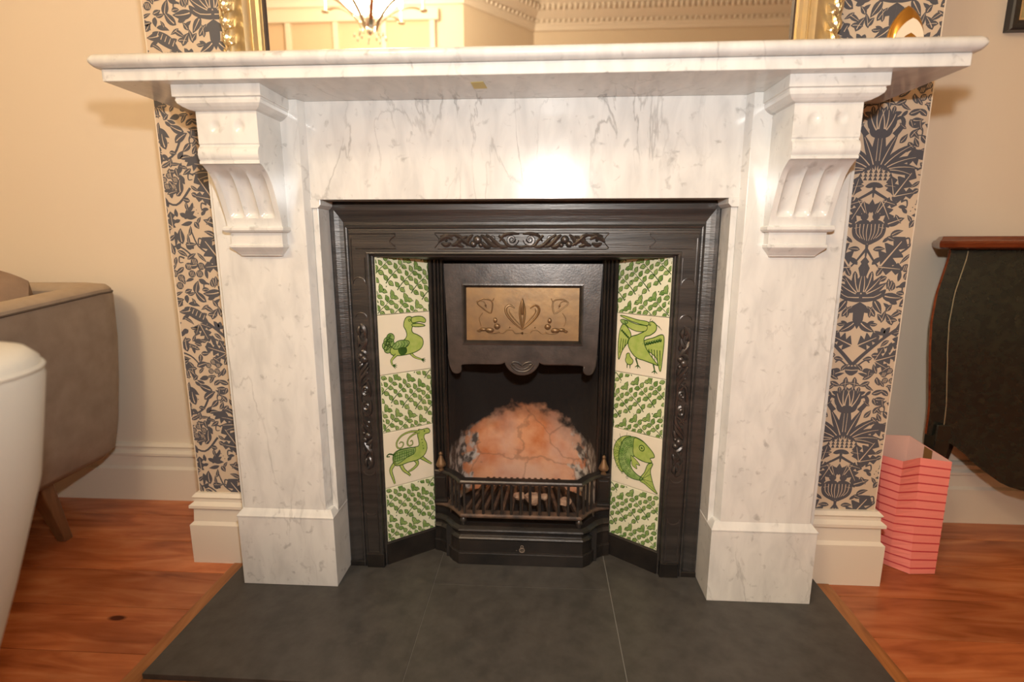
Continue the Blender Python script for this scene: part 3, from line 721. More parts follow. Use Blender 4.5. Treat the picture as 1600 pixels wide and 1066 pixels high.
def tile(s, row, art, gl, label):
    f_ = cheek_vis(s); z1 = .847-TP*row; z0 = z1-TP; g_ = .0007
    v = []; c = .0016
    for h, i_ in ((-.008, 0), (-.0008, 0), (0, c)):
        v.append([f_(a, b, h) for a, b in ((g_+i_, z0+g_+i_), (TW-g_-i_, z0+g_+i_), (TW-g_-i_, z1-g_-i_), (g_+i_, z1-g_-i_))])
    t = obj('tile', loft(v), gl, ci, label=label)
    m_ = .0035 if art[1] else .0018
    def fn(u, w, h): return f_(m_+(TW-2*m_)*u, z0+m_+(TP-2*m_)*w, h)
    e = art[1]
    obj('painted_motif', ink_geo(art[0].polys, fn, (-.0, 1.0, 0, 1), lift=.00008, step=.00006, jit=2.5e-6, nj=20), ['green_d', 'green_m', 'green_l'], t)
Lf, Rf = (foliage(11, False), 0), (foliage(12, True), 0)
for i, (l_, r_) in enumerate(((Lf, Rf), ((bird(), 1), (wing_bird(), 1)), (Lf, Rf), ((deer(), 1), (fish(), 1)), (Lf, Rf))):
    names = {1: ('tile painted with a stout green bird', 'tile painted with a long-billed green bird'), 3: ('tile painted with a horned green animal', 'tile painted with a curved green fish')}.get(i, ('green leaf-patterned tile',)*2)
    tile(-1, i, l_, 'tile' if l_[1] else 'tile_crackle', names[0]); tile(1, i, r_, 'tile' if r_[1] else 'tile_crackle', names[1])
for s in (-1, 1):
    f_ = cheek(s)
    obj('cheek_skirting', loft([[f_(u, z, h) for u, z, h in ((-.004, .015, -.02), (-.004, .015, .006), (-.004, .074, .004), (-.004, .077, .001), (-.004, .077, -.02))], [f_(u, z, h) for u, z, h in ((TW+.006, .015, -.02), (TW+.006, .015, .006), (TW+.006, .074, .004), (TW+.006, .077, .001), (TW+.006, .077, -.02))]]), 'iron', ci)
    obj('tile_backing', loft([[f_(u, z, h) for u, h in ((-.01, -.0085), (TW+.01, -.0085), (TW+.01, -.02), (-.01, -.02))] for z in (.015, .86)]), 'soot', ci)
    # reeded upright beside the hood
    cols = []
    for i, (x, w, y) in enumerate(((.2385, .0062, .0610), (.2285, .0052, .0640), (.2195, .0046, .0670), (.2105, .0052, .0660))):
        cols.append(loft([[(s*(x+w*cos(a)), y+.010-w*1.5*max(0, sin(a))-(.004 if sin(a) > 0 else 0), z) for a in [pi*t/6 for t in range(7)]]+[(s*(x-w), .085, z), (s*(x+w), .085, z)] for z in (.15, .83)]))
    obj('reeded_upright', join(*cols, box(s*.204, s*.244, .074, .09, .015, .83)), 'iron', ci, smooth=True)

# --- hood with brass panel
def hood_y(z): return .060+.014*(z-.53)/.285
def hood_pt(u, z, d): return (u, hood_y(z)-d, z)
def half_bottom():                                       # bottom outline from centre to the right edge
    P = [(.0+.046*sin(a), .5725-.0445*cos(a)) for a in [pi/2.35*t/8 for t in range(9)]]
    P += [(.052, .5585), (.060, .5565), (.120, .5565), (.150, .5555), (.160, .5540), (.1635, .5490)]
    P += [(.1735+.0125*cos(a), .5425+.0125*sin(a)) for a in [pi*.85+pi*1.05*t/9 for t in range(10)]]
    P += [(.1905, .552), (.1945, .580)]
    return P
hb = half_bottom()
BX, BZ0, BZ1 = .1535, .6105, .7620
hood_top = .8165
outer = [(-a, b) for a, b in hb[::-1]]+hb[1:]+[(.2035, hood_top), (-.2035, hood_top)]
halfp = hb+[(.2035, hood_top), (0, hood_top), (0, BZ1), (BX, BZ1), (BX, BZ0), (0, BZ0)]
hg = prism(halfp, hood_pt, .006, -.012); hood = obj('hood', join(hg, flipx(hg)), 'iron_hi', ci)
rg = []
for ins, d in ((-.0035, .0085), (0, .009), (.003, .006), (.007, -.001)):
    rg.append([hood_pt(a, b, d) for a, b in ((-BX+ins, BZ0+ins), (BX-ins, BZ0+ins), (BX-ins, BZ1-ins), (-BX+ins, BZ1-ins))])
obj('hood_moulding', loft(rg, caps=False), 'iron_hi', hood)
obj('hood_rim', tube([hood_pt(a, b, .004) for a, b in outer[:len(outer)-2]], .0024, 6), 'iron_hi', hood, smooth=True)
bp_ = obj('brass_panel', loft([[hood_pt(a, b, d) for a, b in ((-.147, .617), (.147, .617), (.147, .7555), (-.147, .7555))] for d in (-.006, -.0015)]), 'brass', hood, label='embossed brass panel')
rel = []
def rt_(pts, r_, n=5): q = spline(pts, n); rr = r_ if not isinstance(r_, tuple) else [r_[0]+(r_[1]-r_[0])*sin(pi*i/(len(q)-1)) for i in range(len(q))]; rel.append(tube([hood_pt(a, b, -.0008) for a, b in q], rr, 7))
ZB = .640
rt_([(0, ZB+.006), (-.004, ZB+.03), (-.006, ZB+.06), (0, ZB+.088)], (.0012, .0035)); rt_([(0, ZB+.006), (.004, ZB+.03), (.006, ZB+.06), (0, ZB+.088)], (.0012, .0035)); rt_([(0, ZB+.045), (0, ZB+.068), (0, ZB+.085)], (.002, .006))
for s in (-1, 1):
    rt_([(0, ZB+.006), (s*.024, ZB+.026), (s*.040, ZB+.046), (s*.043, ZB+.062), (s*.033, ZB+.070), (s*.020, ZB+.062)], (.0014, .0036))
    rt_([(s*.006, ZB+.018), (s*.024, ZB+.038), (s*.034, ZB+.052), (s*.033, ZB+.062)], (.0008, .0018))
    rt_([(0, ZB-.002), (s*.018, ZB-.004), (s*.026, ZB+.004), (s*.040, ZB+.004), (s*.050, ZB-.004), (s*.062, ZB-.002)], .0011)
    rt_([(s*.118, ZB+.078), (s*.104, ZB+.085), (s*.084, ZB+.083), (s*.078, ZB+.072), (s*.082, ZB+.050), (s*.092, ZB+.053), (s*.104, ZB+.062), (s*.116, ZB+.072), (s*.118, ZB+.080)], .0019)
    rt_([(s*.112, ZB+.080), (s*.100, ZB+.078), (s*.094, ZB+.062)], .0011); rt_([(s*.080, ZB+.076), (s*.074, ZB+.088)], .0012)
    rel.append(ellipsoid(hood_pt(s*.096, ZB+.069, 0), .0028, .0028, .0028, 8, 4))
    for a, b, rx, rz in ((.066, ZB+.014, .0085, .008), (.071, ZB+.030, .0055, .0075), (.086, ZB+.004, .012, .0075), (.102, ZB+.006, .010, .005), (.113, ZB+.002, .006, .0035), (.033, ZB+.012, .0018, .0018), (.004*0+.0, ZB-.003, .003, .0035)):
        rel.append(ellipsoid(hood_pt(s*a, b, -.001), rx, .0045, rz, 8, 5))
    rt_([(s*.108, ZB+.016), (s*.113, ZB+.034), (s*.104, ZB+.050)], .0009); rt_([(s*.060, ZB+.0), (s*.070, ZB-.004), (s*.090, ZB-.003)], .0016)
obj('embossed_lily', join(*rel), 'brass', bp_, smooth=True)
cr = []
for s in (-1, 1):
    cr.append(tube([hood_pt(s*a, b, .008) for a, b in spline([(.001, .553), (.010, .560), (.022, .562), (.026, .557), (.020, .554)], 5)], .0022, 6))
cr.append(tube([hood_pt(.034*sin(a), .570-.034*cos(a), .007) for a in [-1.15+2.3*t/14 for t in range(15)]], .0020, 6))
cr.append(tube([hood_pt(.026*sin(a), .569-.026*cos(a), .007) for a in [-1.0+2.0*t/14 for t in range(15)]], .0012, 6))
obj('hood_crest', join(*cr), 'iron_hi', hood, smooth=True)

# --- firebox
def plan(t, z):                                          # t -1..1 around the back
    a = t*pi/2; lean = max(0, z-.36)*.35; x = .204*sin(a) if abs(t) > .98 else .1985*math.copysign(abs(sin(a))**.72, a)
    return (x*(1-.02*(z-.1)), .085+(.190-lean)*max(0, cos(a))**.55, z)
rings = [[plan(-1+2*i/36, z) for i in range(37)] for z in [.10+.62*k/30 for k in range(31)]]
v = [p for r_ in rings for p in r_]; f = [[k*37+i, (k+1)*37+i, (k+1)*37+i+1, k*37+i+1] for k in range(30) for i in range(36)]
obj('fireback', (v, f), 'fireclay', ci, smooth=True, label='fireclay back, orange below, black above with soot and painted hood shadow')
obj('firebox_floor', box(-.205, .205, .02, .30, .016, .105), 'soot', ci)
obj('throat_plate', box(-.205, .205, .10, .29, .70, .73), 'soot', ci)

# ------------------------------------------------------------------ fire grate
gr = thing('fire_grate', (0, .05, .10), 'black iron fire grate with upright bars and two brass finials', 'grate')
def gpath(o=0, n=6):
    half = [(.240+o*.0, .0620), (.2130, .0560-o*.3), (.1930, .0430-o*.7), (.1760, .0240-o), (.1575, -.0020-o)]
    h = [(p[0], p[1]) for p in half]
    return [(-a, b) for a, b in h]+[(a, b) for a, b in h[::-1]]
GP = gpath()
obj('top_rail', sweep(GP, [(.0045, .2440), (.0065, .2465), (.0065, .2505), (.0035, .2545), (-.016, .2545), (-.018, .2510), (-.018, .2440)]), 'iron_hi', gr, bevel=.0008)
obj('bottom_rail', sweep(GP, [(.003, .1475), (.006, .1500), (.0065, .1545), (.003, .1590), (-.016, .1610), (-.018, .1475)]), 'rust', gr, bevel=.0008)
def bar(x, y): obj('bar', lathe([(.0036, .157), (.0036, .246)], (x, y, 0), 8), 'iron_hi', gr, smooth=True)
for i in range(13): bar(-.150+.300*i/12, -.0020)
for s in (-1, 1):
    for x, y in ((.1665, .0105), (.1775, .0250), (.1895, .0385)): bar(s*x, y)
    pd = obj('pedestal', join(box(s*.207, s*.240, .054, .072, .159, .246), box(s*.210, s*.237, .050, .056, .176, .236), box(s*.205, s*.242, .049, .072, .159, .168)), 'iron', gr, bevel=.0015)
    obj('finial', lathe([(.0075, .2545), (.0075, .258), (.0045, .2600), (.0045, .2635), (.0120, .2670), (.0138, .2710), (.0122, .2765), (.0078, .2865), (.0040, .2970), (.0034, .2985), (.0046, .3000), (.0050, .3030), (.0036, .3065), (.0012, .3085)], (s*.2215, .0535, 0), 14), 'bronze', gr, smooth=True, label='turned brass finial')
    obj('foot_ball', lathe([(.004, .147), (.0065, .1440), (.0090, .139), (.0090, .1340), (.0060, .1300), (.0060, .124)], (s*.1545, .0045, 0), 12), 'iron_hi', gr, smooth=True)
for i in range(13):
    x = -.150+.300*i/12; xb = x*.72
    obj('fire_bar', loft([[(x-.005, .012, .150), (x+.005, .012, .150), (x+.004, .012, .162), (x-.004, .012, .162)], [(xb-.005, .215, .150), (xb+.005, .215, .150), (xb+.004, .215, .162), (xb-.004, .215, .162)]]), 'rust', gr)
def rock(name, c, r_, seed, lab, grp):
    rn = random.Random(seed); g = ellipsoid((0, 0, 0), r_, r_*.8, r_*.7, 8, 6)
    g = ([(c[0]+p[0]*q, c[1]+p[1]*q, c[2]+p[2]*q) for p in g[0] for q in (rn.uniform(.78, 1.15),)], g[1])
    obj(name, g, 'cinder', loc=c, label=lab, cat='cinder', group=grp)
for i, (x, y, r_, lab) in enumerate(((.030, .055, .024, 'pale crumbled cinder lump at the middle of the fire grate'), (-.006, .075, .017, 'smaller cinder lump just left of the middle cinder'), (.118, .050, .018, 'cinder lump at the right end of the fire grate'), (.062, .078, .014, 'small cinder chip right of the middle cinder, further back'))):
    rock('cinder', (x, y, .162+r_*.62), r_, i+2, lab, 'cinders on the fire bars')

# ------------------------------------------------------------------ ash-pan cover
ap = thing('ash_pan_cover', (0, .02, .015), 'black iron bow-ended ash pan cover below the grate bars', 'ash pan cover')
half = [(.242, .0540), (.2250, .0500), (.2080, .0400), (.1950, .0240), (.1830, .0060), (.1650, -.0080)]
AP = [(-a, b) for a, b in half]+[(a, b) for a, b in half[::-1]]
cvr = obj('cover_body', sweep(AP, [(.0045, .015), (.0045, .047), (.0030, .0500), (0, .0505), (-.0010, .0840), (.0005, .0855), (.0020, .0885), (-.0010, .0920), (-.006, .0960), (-.0065, .1060), (.0005, .1085), (.0030, .1120), (.0010, .1160), (-.0080, .1220), (-.0240, .1235), (-.0260, .1150), (-.0260, .015)]), 'iron', ap, bevel=.0006)
obj('base_line', sweep(AP, [(.0038, .0494), (.0052, .0494), (.0052, .0506), (.0038, .0506)]), 'iron_hi', cvr)
em = []
yE = -.0090
for r_, zc in ((.0068, .0590), (.0038, .0685)):
    em.append(tube([(.004+r_*cos(2*pi*t/16), yE, zc+r_*sin(2*pi*t/16)) for t in range(17)], .0009, 5))
for t in range(8): em.append(ellipsoid((.004+.0045*cos(2*pi*t/8), yE, .0590+.0045*sin(2*pi*t/8)), .0012, .0012, .0012, 6, 4))
em.append(ellipsoid((-.0105, yE, .0580), .0012, .001, .0012, 6, 4)); em.append(ellipsoid((.004, yE, .0590), .0014, .0012, .0014, 6, 4))
obj('foundry_mark', join(*em), 'worn', ap)

# ------------------------------------------------------------------ wallpaper print (symmetric floral, one repeat .505 x .644)
def wallpaper_unit():
    k = Ink(); rn = random.Random(21); V = 1                       # half pattern: x 0..0.2525, y 0..0.644 (down from .644)
    H = .644; hp = pi/2
    def st(*p, w=.0055, e=.003): k.stroke(p, w, e, 0, 0, 5)
    def bell(x, y, a, s=1):
        for da in (-.42, 0, .42): k.leaf(x, y, a+da, .040*s, .017*s, 0, 0, bend=da*.5)
        k.disc(x, y, .006*s, 0, 0, 8)
        for i in range(3): k.disc(x+cos(a+.25*(i-1))*.046*s, y+sin(a+.25*(i-1))*.046*s, .0018*s, 0, 0, 6)
    def berries(x, y, s=1):
        for i in range(5):
            a = i*2*pi/5+.3; cx, cy = x+.017*s*cos(a), y+.017*s*sin(a); k.disc(cx, cy, .0095*s, 0, 0, 12)
            for j in (-1, 0, 1): k.stroke([(cx+j*.004*s-.002, cy-.006*s), (cx+j*.004*s+.001, cy+.006*s)], .0012, .0012, 1, 1, 1)
    def spray(x, y, a, s=1):
        k.lobed(x, y, a, .075*s, .045*s, 3, 0, 0, 1)
        k.lobed(x, y, a+.8, .050*s, .032*s, 2, 0, 0, 1); k.lobed(x, y, a-.8, .050*s, .032*s, 2, 0, 0, 1)
    # fan crest on the axis
    y0 = .500
    for i, (a, L, w) in enumerate(((hp, .098, .030), (hp-.32, .090, .018), (hp-.62, .096, .018), (hp-.95, .088, .017), (hp-1.25, .078, .016), (.08, .066, .015))):
        if i == 0:
            k.poly([(0, y0), (w/2*.5, y0+L*.25), (w/2, y0+L*.5), (w*.35, y0+L*.8), (0, y0+L)], 0); k.stroke([(.0035, y0+.02), (.004, y0+L*.7)], .0016, .0008, 1, 1, 1)
        else: k.leaf(.008*i*.5, y0, a, L, w, 0, 0, bend=-.5 if i > 1 else -.15, vein=1)
    k.stroke([(.030, y0+.075), (.046, y0+.098), (.040, y0+.112), (.026, y0+.106)], .013, .005, 0, 0, 4)
    for i in range(4):
        for j in range(3-(i > 2)): k.poly([(i*.011-.0045+j*.0, y0-.006-j*.008), (i*.011+.0045, y0-.006-j*.008), (i*.011, y0+.003-j*.008)], 0)
    st((0, y0-.026), (0, y0-.060), w=.009); st((0, y0-.045), (.022, y0-.058), (.050, y0-.072), (.064, y0-.060), w=.007)
    spray(.045, y0-.058, 1.0, .95); spray(.020, y0-.066, -1.1, .75); bell(.075, y0+.045, -1.25, .95)
    # gourd flower
    y1 = .365
    k.blob([(0, y1+.020), (.022, y1+.024), (.037, y1+.010), (.034, y1-.012), (.016, y1-.026), (0, y1-.028)], 0)
    for i in range(4): k.stroke([(.004+i*.0085, y1+.016), (.005+i*.0075, y1-.004), (.002+i*.005, y1-.022+i*.002)], .0018, .0012, 1, 1, 3)
    k.disc(.013, y1+.033, .009, 0, 0, 12); k.leaf(.010, y1+.036, 1.0, .046, .019, 0, 0, vein=1); k.leaf(.034, y1+.014, .35, .045, .020, 0, 0, vein=1); k.poly([(0, y1+.04), (.011, y1+.052), (0, y1+.072)], 0)
    st((0, y1-.030), (0, y1-.060), w=.008); st((0, y1-.040), (.018, y1-.066), (.036, y1-.088), w=.006)
    k.lobed(.036, y1-.080, .95, .082, .058, 3, 0, 0, 1); k.lobed(.030, y1-.082, -.1, .060, .034, 2, 0, 0, 1); k.poly([(0, y1-.062), (.013, y1-.085), (.007, y1-.105), (0, y1-.110)], 0)
    # lotus
    y2 = .225
    for a, L in ((hp-.15, .052), (hp-.5, .058), (hp-.9, .062), (hp-1.25, .060)): k.leaf(.004, y2-.008, a, L, .020, 0, 0, bend=.35, vein=1)
    k.blob([(0, y2-.006), (.030, y2-.004), (.055, y2+.006), (.050, y2-.012), (.028, y2-.022), (0, y2-.024)], 0); k.stroke([(.004, y2-.014), (.030, y2-.013), (.046, y2-.004)], .0022, .0012, 1, 1, 2)
    k.leaf(.048, y2-.008, -.35, .050, .022, 0, 0, bend=.4, vein=1); k.leaf(.03, y2-.018, -1.0, .042, .018, 0, 0, vein=1)
    k.poly([(0, y2-.024), (.016, y2-.034), (.026, y2-.052), (.013, y2-.050), (.012, y2-.068), (.0, y2-.090)], 0)
    k.poly([(0, y2+.055), (.010, y2+.070), (0, y2+.082)], 0)
    # bells, crossing stems and acorn
    y3 = .105
    k.leaf(.004, y3+.050, -.9, .046, .020, 0, 0, bend=.5, vein=1); st((.0, y3-.058), (.025, y3-.030), (.060, y3+.004), (.098, y3+.036), w=.010, e=.006)
    k.blob([(.090, y3+.030), (.112, y3+.034), (.142, y3+.052), (.150, y3+.070), (.130, y3+.072), (.105, y3+.058)], 0)
    for i in range(5): k.stroke([(.104+i*.009, y3+.040+i*.005), (.098+i*.009, y3+.052+i*.005)], .0022, .0012, 1, 1, 1)
    k.lobed(.006, y3-.010, .45, .055, .042, 3, 0, 0, 1)
    k.blob([(0, y3-.062), (.013, y3-.064), (.014, y3-.076), (0, y3-.084)], 0); k.stroke([(0, y3-.071), (.014, y3-.070)], .0018, .0018, 1, 1, 1)
    st((.012, y3-.060), (.030, y3-.046), (.040, y3-.052), w=.004); spray(.050, y3-.048, .3, .8)
    # artichoke bud
    y4 = .640-.03
    for a, L in ((hp-.05, .058), (hp-.35, .056), (hp-.72, .052)): k.leaf(.006, y4-.050+.02, a, L, .024, 0, 0, bend=.45, vein=1)
    k.blob([(0, y4-.040), (.020, y4-.036), (.024, y4-.018), (0, y4-.012)], 0)
    # side vines with bells, berries and leaves
    st((.245, .02), (.205, .06), (.150, .05), (.120, .015), w=.006); st((.250, .330), (.200, .310), (.150, .330), (.110, .300), (.094, .255), w=.006); st((.105, .60), (.130, .55), (.170, .535), (.215, .56), (.2525, .60), w=.006)
    st((.100, .47), (.140, .43), (.190, .445), (.24, .40), w=.006); st((.060, .305), (.095, .330), (.110, .370), w=.005)
    for x, y, a, L in ((.125, .575, 2.3, .040), (.150, .560, 1.2, .042), (.185, .548, -1.0, .040), (.215, .575, 1.9, .038), (.100, .600, .2, .040), (.088, .575, -1.0, .030), (.135, .335, 1.3, .040), (.170, .318, -1.2, .040), (.210, .330, 1.2, .040), (.100, .285, -.3, .036), (.155, .06, 1.3, .040), (.185, .05, -1.1, .036), (.135, .02, 2.6, .034), (.22, .075, 1.0, .04), (.125, .455, 1.4, .04), (.165, .425, -1.0, .04), (.205, .45, 1.1, .038), (.09, .19, .6, .04), (.115, .21, 1.6, .036), (.13, .17, -.4, .036), (.08, .145, 1.9, .034)):
        k.leaf(x, y, a, L, L*.48, 0, 0, bend=.4, vein=1)
    berries(.110, .275, 1); berries(.150, .485, .85); berries(.165, .245, 1); berries(.09, .02, .8); berries(.215, .50, .9)
    bell(.165, .610, -1.9, .9); bell(.200, .39, -1.2, .9); bell(.12, .40, 2.6, .75); bell(.215, .165, -1.4, 1)
    spray(.175, .115, .6, 1); spray(.235, .26, 2.2, .9); spray(.115, .135, -2.0, .7); spray(.205, .005, 1.4, .8); spray(.155, .375, .7, .8)
    for x, y in ((.075, .585), (.063, .43), (.080, .345), (.078, .235), (.07, .09), (.145, .59), (.19, .20), (.06, .54), (.088, .50), (.135, .30)):
        k.stroke([(x, y), (x+.012, y+.004), (x+.014, y-.010), (x+.004, y-.010)], .0045, .002, 0, 0, 4)
    for i in range(1600):                                       # small leaves and dots in the gaps
        x, y = rn.uniform(.01, .245), rn.uniform(0, H)
        d = min((max(abs(sum(q[0] for q in p)/len(p)-x)-.3*(max(q[0] for q in p)-min(q[0] for q in p)), abs(sum(q[1] for q in p)/len(p)-y)-.3*(max(q[1] for q in p)-min(q[1] for q in p))) for p, l, m_ in k.polys))
        if d > .0055: k.leaf(x, y, rn.uniform(0, 6.28), rn.uniform(.018, .034), rn.uniform(.008, .014), 0, 0, bend=rn.uniform(-.6, .6), vein=1 if i % 3 else None)
    return k.mirrored()
wu = wallpaper_unit(); PWX, PWY = .505, .644
def paper_geo(x0, x1, z0, z1, zc):
    P = []
    for i in range(-4, 4):
        for j in range(-1, 5):
            ox, oz = .803+i*PWX, 1.031-.500+j*PWY-PWY
            if ox+PWX/2 < x0 or ox-PWX/2 > x1 or oz+PWY < z0 or oz > z1: continue
            for p, l, m_ in wu.polys: P.append(([(a+ox, b+oz) for a, b in p], l, m_))
    return ink_geo(P, lambda a, b, h: (a, -h, b), (x0, x1, z0, z1), .0003, .0004)
for a, b, z0, z1 in ((BL+.001, -.690, .20, ZC-.34), (.690, BR-.001, .20, ZC-.34), (-.690, .690, ZS+.03, ZC-.34)):
    obj('wallpaper_print', paper_geo(a, b, z0, z1, 0), ['ink', 'paper'], breast, kind='stuff')

# ------------------------------------------------------------------ mirror on the shelf
ZT = 1.2176
mr = thing('gilt_mirror', (0, -.03, ZT), 'large gilt-framed mirror with carved leaves standing on the marble shelf', 'mirror')
MX, MZ0, MZ1 = .668, ZT, 2.36
FP = [(0, -.006), (0, -.030), (.004, -.040), (.012, -.034), (.022, -.030), (.034, -.034), (.046, -.046), (.053, -.050), (.060, -.046), (.063, -.036), (.065, -.036), (.068, -.041), (.071, -.036), (.073, -.030), (.080, -.028), (.0805, -.020), (.083, -.020), (.083, -.006)]
rings = []
for cx, cz in ((-1, -1), (1, -1), (1, 1), (-1, 1), (-1, -1)):
    rings.append([(cx*(MX-a), y, (MZ0+a*.7 if cz < 0 else MZ1-a)) for a, y in FP])
obj('frame', loft(rings, caps=False), 'gilt', mr, smooth=True, sharp=50)
obj('rebate', join(*[box(s*(MX-.083), s*(MX-.0865), -.019, -.008, MZ0+.0581, MZ1-.083) for s in (-1, 1)], box(-.585, .585, -.019, -.008, MZ0+.0581, MZ0+.061)), 'darkslip', mr)
obj('backing', box(-MX+.005, MX-.005, -.006, -.001, MZ0+.001, MZ1-.005), 'darkslip', mr)
obj('glass', box(-.586, .586, -.012, -.008, MZ0+.058, MZ1-.083), 'mirror', mr)
def acanthus(s):
    g = []
    for i in range(12):
        z = ZT+.052+i*.034
        for dx, a, L, w in ((.020, 1.25, .040, .0055), (.024, .75, .034, .0050), (.016, 1.75, .030, .0045), (.026, .25, .024, .004)):
            p0 = Vector((MX-.004, -.040, z)); q = [p0+Vector((-L*t*cos(a)*.9-.002, -.006*sin(pi*t)-.004*t, L*t*sin(a)*.95)) for t in [j/6 for j in range(7)]]
            g.append(tube([(s*v.x, v.y, v.z) for v in q], [w*(.35+.75*sin(pi*min(1, .15+j/6*.85))) for j in range(7)], 6))
    g.append(tube([(s*(MX-.003-.004*sin(z_*40)), -.042, z_) for z_ in [ZT+.05+.012*j for j in range(40)]], .0042, 6))
    return join(*g)
for s in (-1, 1): obj('carved_leaves', acanthus(s), 'silvergilt', mr, smooth=True)

# pointed ornament on the shelf
orx, ory = .746, -.135
on = thing('pointed_ornament', (orx, ory, ZT), 'small gold and cream pointed oval ornament on the right end of the shelf', 'ornament')
def ogive(sc, z0, tip): 
    P = []
    for t in [i/14 for i in range(15)]:
        w = .0335*sc*(cos(pi/2*t**1.5))**.75 if t < 1 else 0; P.append((w+.0005, z0+tip*t))
    return P
n = 20
rings = [[(orx+w*1.0*cos(2*pi*i/n), ory+w*.55*sin(2*pi*i/n), ZT+z) for i in range(n)] for w, z in [(.020, 0), (.028, .004)]+ogive(1, .02, .079)]
obj('shell', loft(rings), 'orn_gold', on, smooth=True)
pl_ = [(a, b) for a, b in ogive(.80, .016, .054)]
obj('cream_face', prism([(-a-.001, b) for a, b in pl_[::-1]]+[(a-.001, b) for a, b in pl_[:-1]], lambda a, b, d: (orx+a, ory-.0185+.05*max(0, (b-.03))**1*.35-d+.006*(a/.03)**2, ZT+b), -.003, .003), 'orn_cream', on, smooth=True)

# picture on the right wall
pc = thing('picture_frame', (1.45, YW-.01, 1.42), 'black-framed picture on the wall above the lacquered commode', 'picture')
px0, px1, pz0, pz1 = 1.284, 1.64, 1.4255, 1.95
FPp = [(0, 0), (0, -.020), (.004, -.024), (.014, -.022), (.020, -.016), (.026, -.014), (.028, -.010), (.028, 0)]
rings = [[((px0+a if cx < 0 else px1-a), YW+y-.001, (pz0+a if cz < 0 else pz1-a)) for a, y in FPp] for cx, cz in ((-1, -1), (1, -1), (1, 1), (-1, 1), (-1, -1))]
obj('frame', loft(rings, caps=False), 'pframe', pc, smooth=True, sharp=35)
obj('slip', join(box(px0+.028, px0+.033, YW-.011, YW-.002, pz0+.028, pz1-.028), box(px0+.033, px1-.028, YW-.011, YW-.002, pz0+.028, pz0+.033)), 'gilt', pc)
obj('picture', box(px0+.026, px1-.026, YW-.007, YW-.002, pz0+.026, pz1-.026), 'pmat', pc)

# ------------------------------------------------------------------ armchairs
def armchair(name, label, fab, rim, flare, group=None):
    t = thing(name, (0, 0, 0), label, 'armchair', group)           # local: back along +Y, faces -Y, centre of seat at origin
    hw, yb, yf, rc = .385, .335, -.40, .13
    path = [(hw, yf+.0), (hw, yf+.2), (hw, yb-rc)]+[(hw-rc+rc*cos(a), yb-rc+rc*sin(a)) for a in [pi/2*i/9 for i in range(1, 10)]]
    path = path+[(0, yb)]+[(-x, y) for x, y in path[::-1]]
    L = [0]
    for p, q in zip(path, path[1:]): L.append(L[-1]+sqrt((p[0]-q[0])**2+(p[1]-q[1])**2))
    rings, seam, rimr = [], [], []
    N = len(path)
    for i, (x, y) in enumerate(path):
        a = Vector(path[max(i-1, 0)]); b = Vector(path[min(i+1, N-1)]); d = (b-a).normalized(); nn = Vector((d.y, -d.x))    # outward
        if nn.dot(Vector((x, y+.0))) < 0: nn = -nn
        zt = .745-.055*max(0, (yb-rc-y)/(yb-rc-yf))**1.2
        pr = []
        for o, z in ((-.085, .215), (-.050, .205), (-.020, .235), (-.008, .32), (.0, .45), (.004, .58), (.003, zt-.035), (-.001, zt-.012), (-.012, zt-.001), (-.045, zt+.004), (-.078, zt-.003), (-.092, zt-.018), (-.098, zt-.06), (-.100, .45), (-.100, .26)):
            o -= flare*max(0, .66-z) if o > -.09 else 0
            pr.append((x+nn.x*o, y+nn.y*o, z))
        rings.append(pr); seam.append((x+nn.x*.0015, y+nn.y*.0015, zt-.022))
    v, f = loft(rings); n_ = len(rings[0])
    mi = []
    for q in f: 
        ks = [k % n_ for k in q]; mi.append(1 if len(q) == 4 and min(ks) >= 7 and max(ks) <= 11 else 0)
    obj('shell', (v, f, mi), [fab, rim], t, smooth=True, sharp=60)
    obj('piping', tube(seam, .0028, 6), 'piping' if fab == 'fabric' else fab, t, smooth=True)
    def rbox(x0, x1, y0, y1, z0, z1, r_):
        rg_ = []
        for z, i_ in ((z0, r_), (z0+r_*.4, r_*.25), (z0+r_, 0), (z1-r_, 0), (z1-r_*.4, r_*.25), (z1, r_)):
            a0, a1, b0, b1 = x0+i_, x1-i_, y0+i_, y1-i_; c = .05
            rg_.append([(a0+c, b0, z), (a1-c, b0, z), (a1-c*.3, b0+c*.3, z), (a1, b0+c, z), (a1, b1-c, z), (a1-c*.3, b1-c*.3, z), (a1-c, b1, z), (a0+c, b1, z), (a0+c*.3, b1-c*.3, z), (a0, b1-c, z), (a0, b0+c, z), (a0+c*.3, b0+c*.3, z)])
        return loft(rg_)
    obj('seat_base', rbox(-.29, .29, -.38, .24, .20, .30, .02), fab, t, smooth=True)
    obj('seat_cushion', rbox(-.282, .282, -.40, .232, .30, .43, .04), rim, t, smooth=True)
    for sx in (-1, 1):
        for sy, y in ((1, .06), (-1, -.30)):
            g = loft([[(sx*(.235+.0*k)+a*w, y+b*w, z) for a, b in ((-1, -1), (1, -1), (1, 1), (-1, 1))] for z, w, k in ((.215, .024, 0), (.0, .013, 1))])
            g = ([(p[0]+sx*(.215-p[2])*.12, p[1]+sy*(.215-p[2])*.16, p[2]) for p in g[0]], g[1])
            obj('leg', g, 'legwood', t, bevel=.003)
    return t
ch = armchair('armchair', 'beige velvet tub armchair with a brown cushion, in the left alcove by the wall', 'fabric', 'fabric_rim', .06)
ch.location = (-1.615, -.045, 0); ch.rotation_euler.z = R(3)
ch2 = armchair('armchair', 'cream armchair partly in view at the left edge, nearest the camera', 'cream_fabric', 'cream_fabric', .27)
ch2.location = (-.960, -.915, 0); ch2.rotation_euler.z = R(-12)

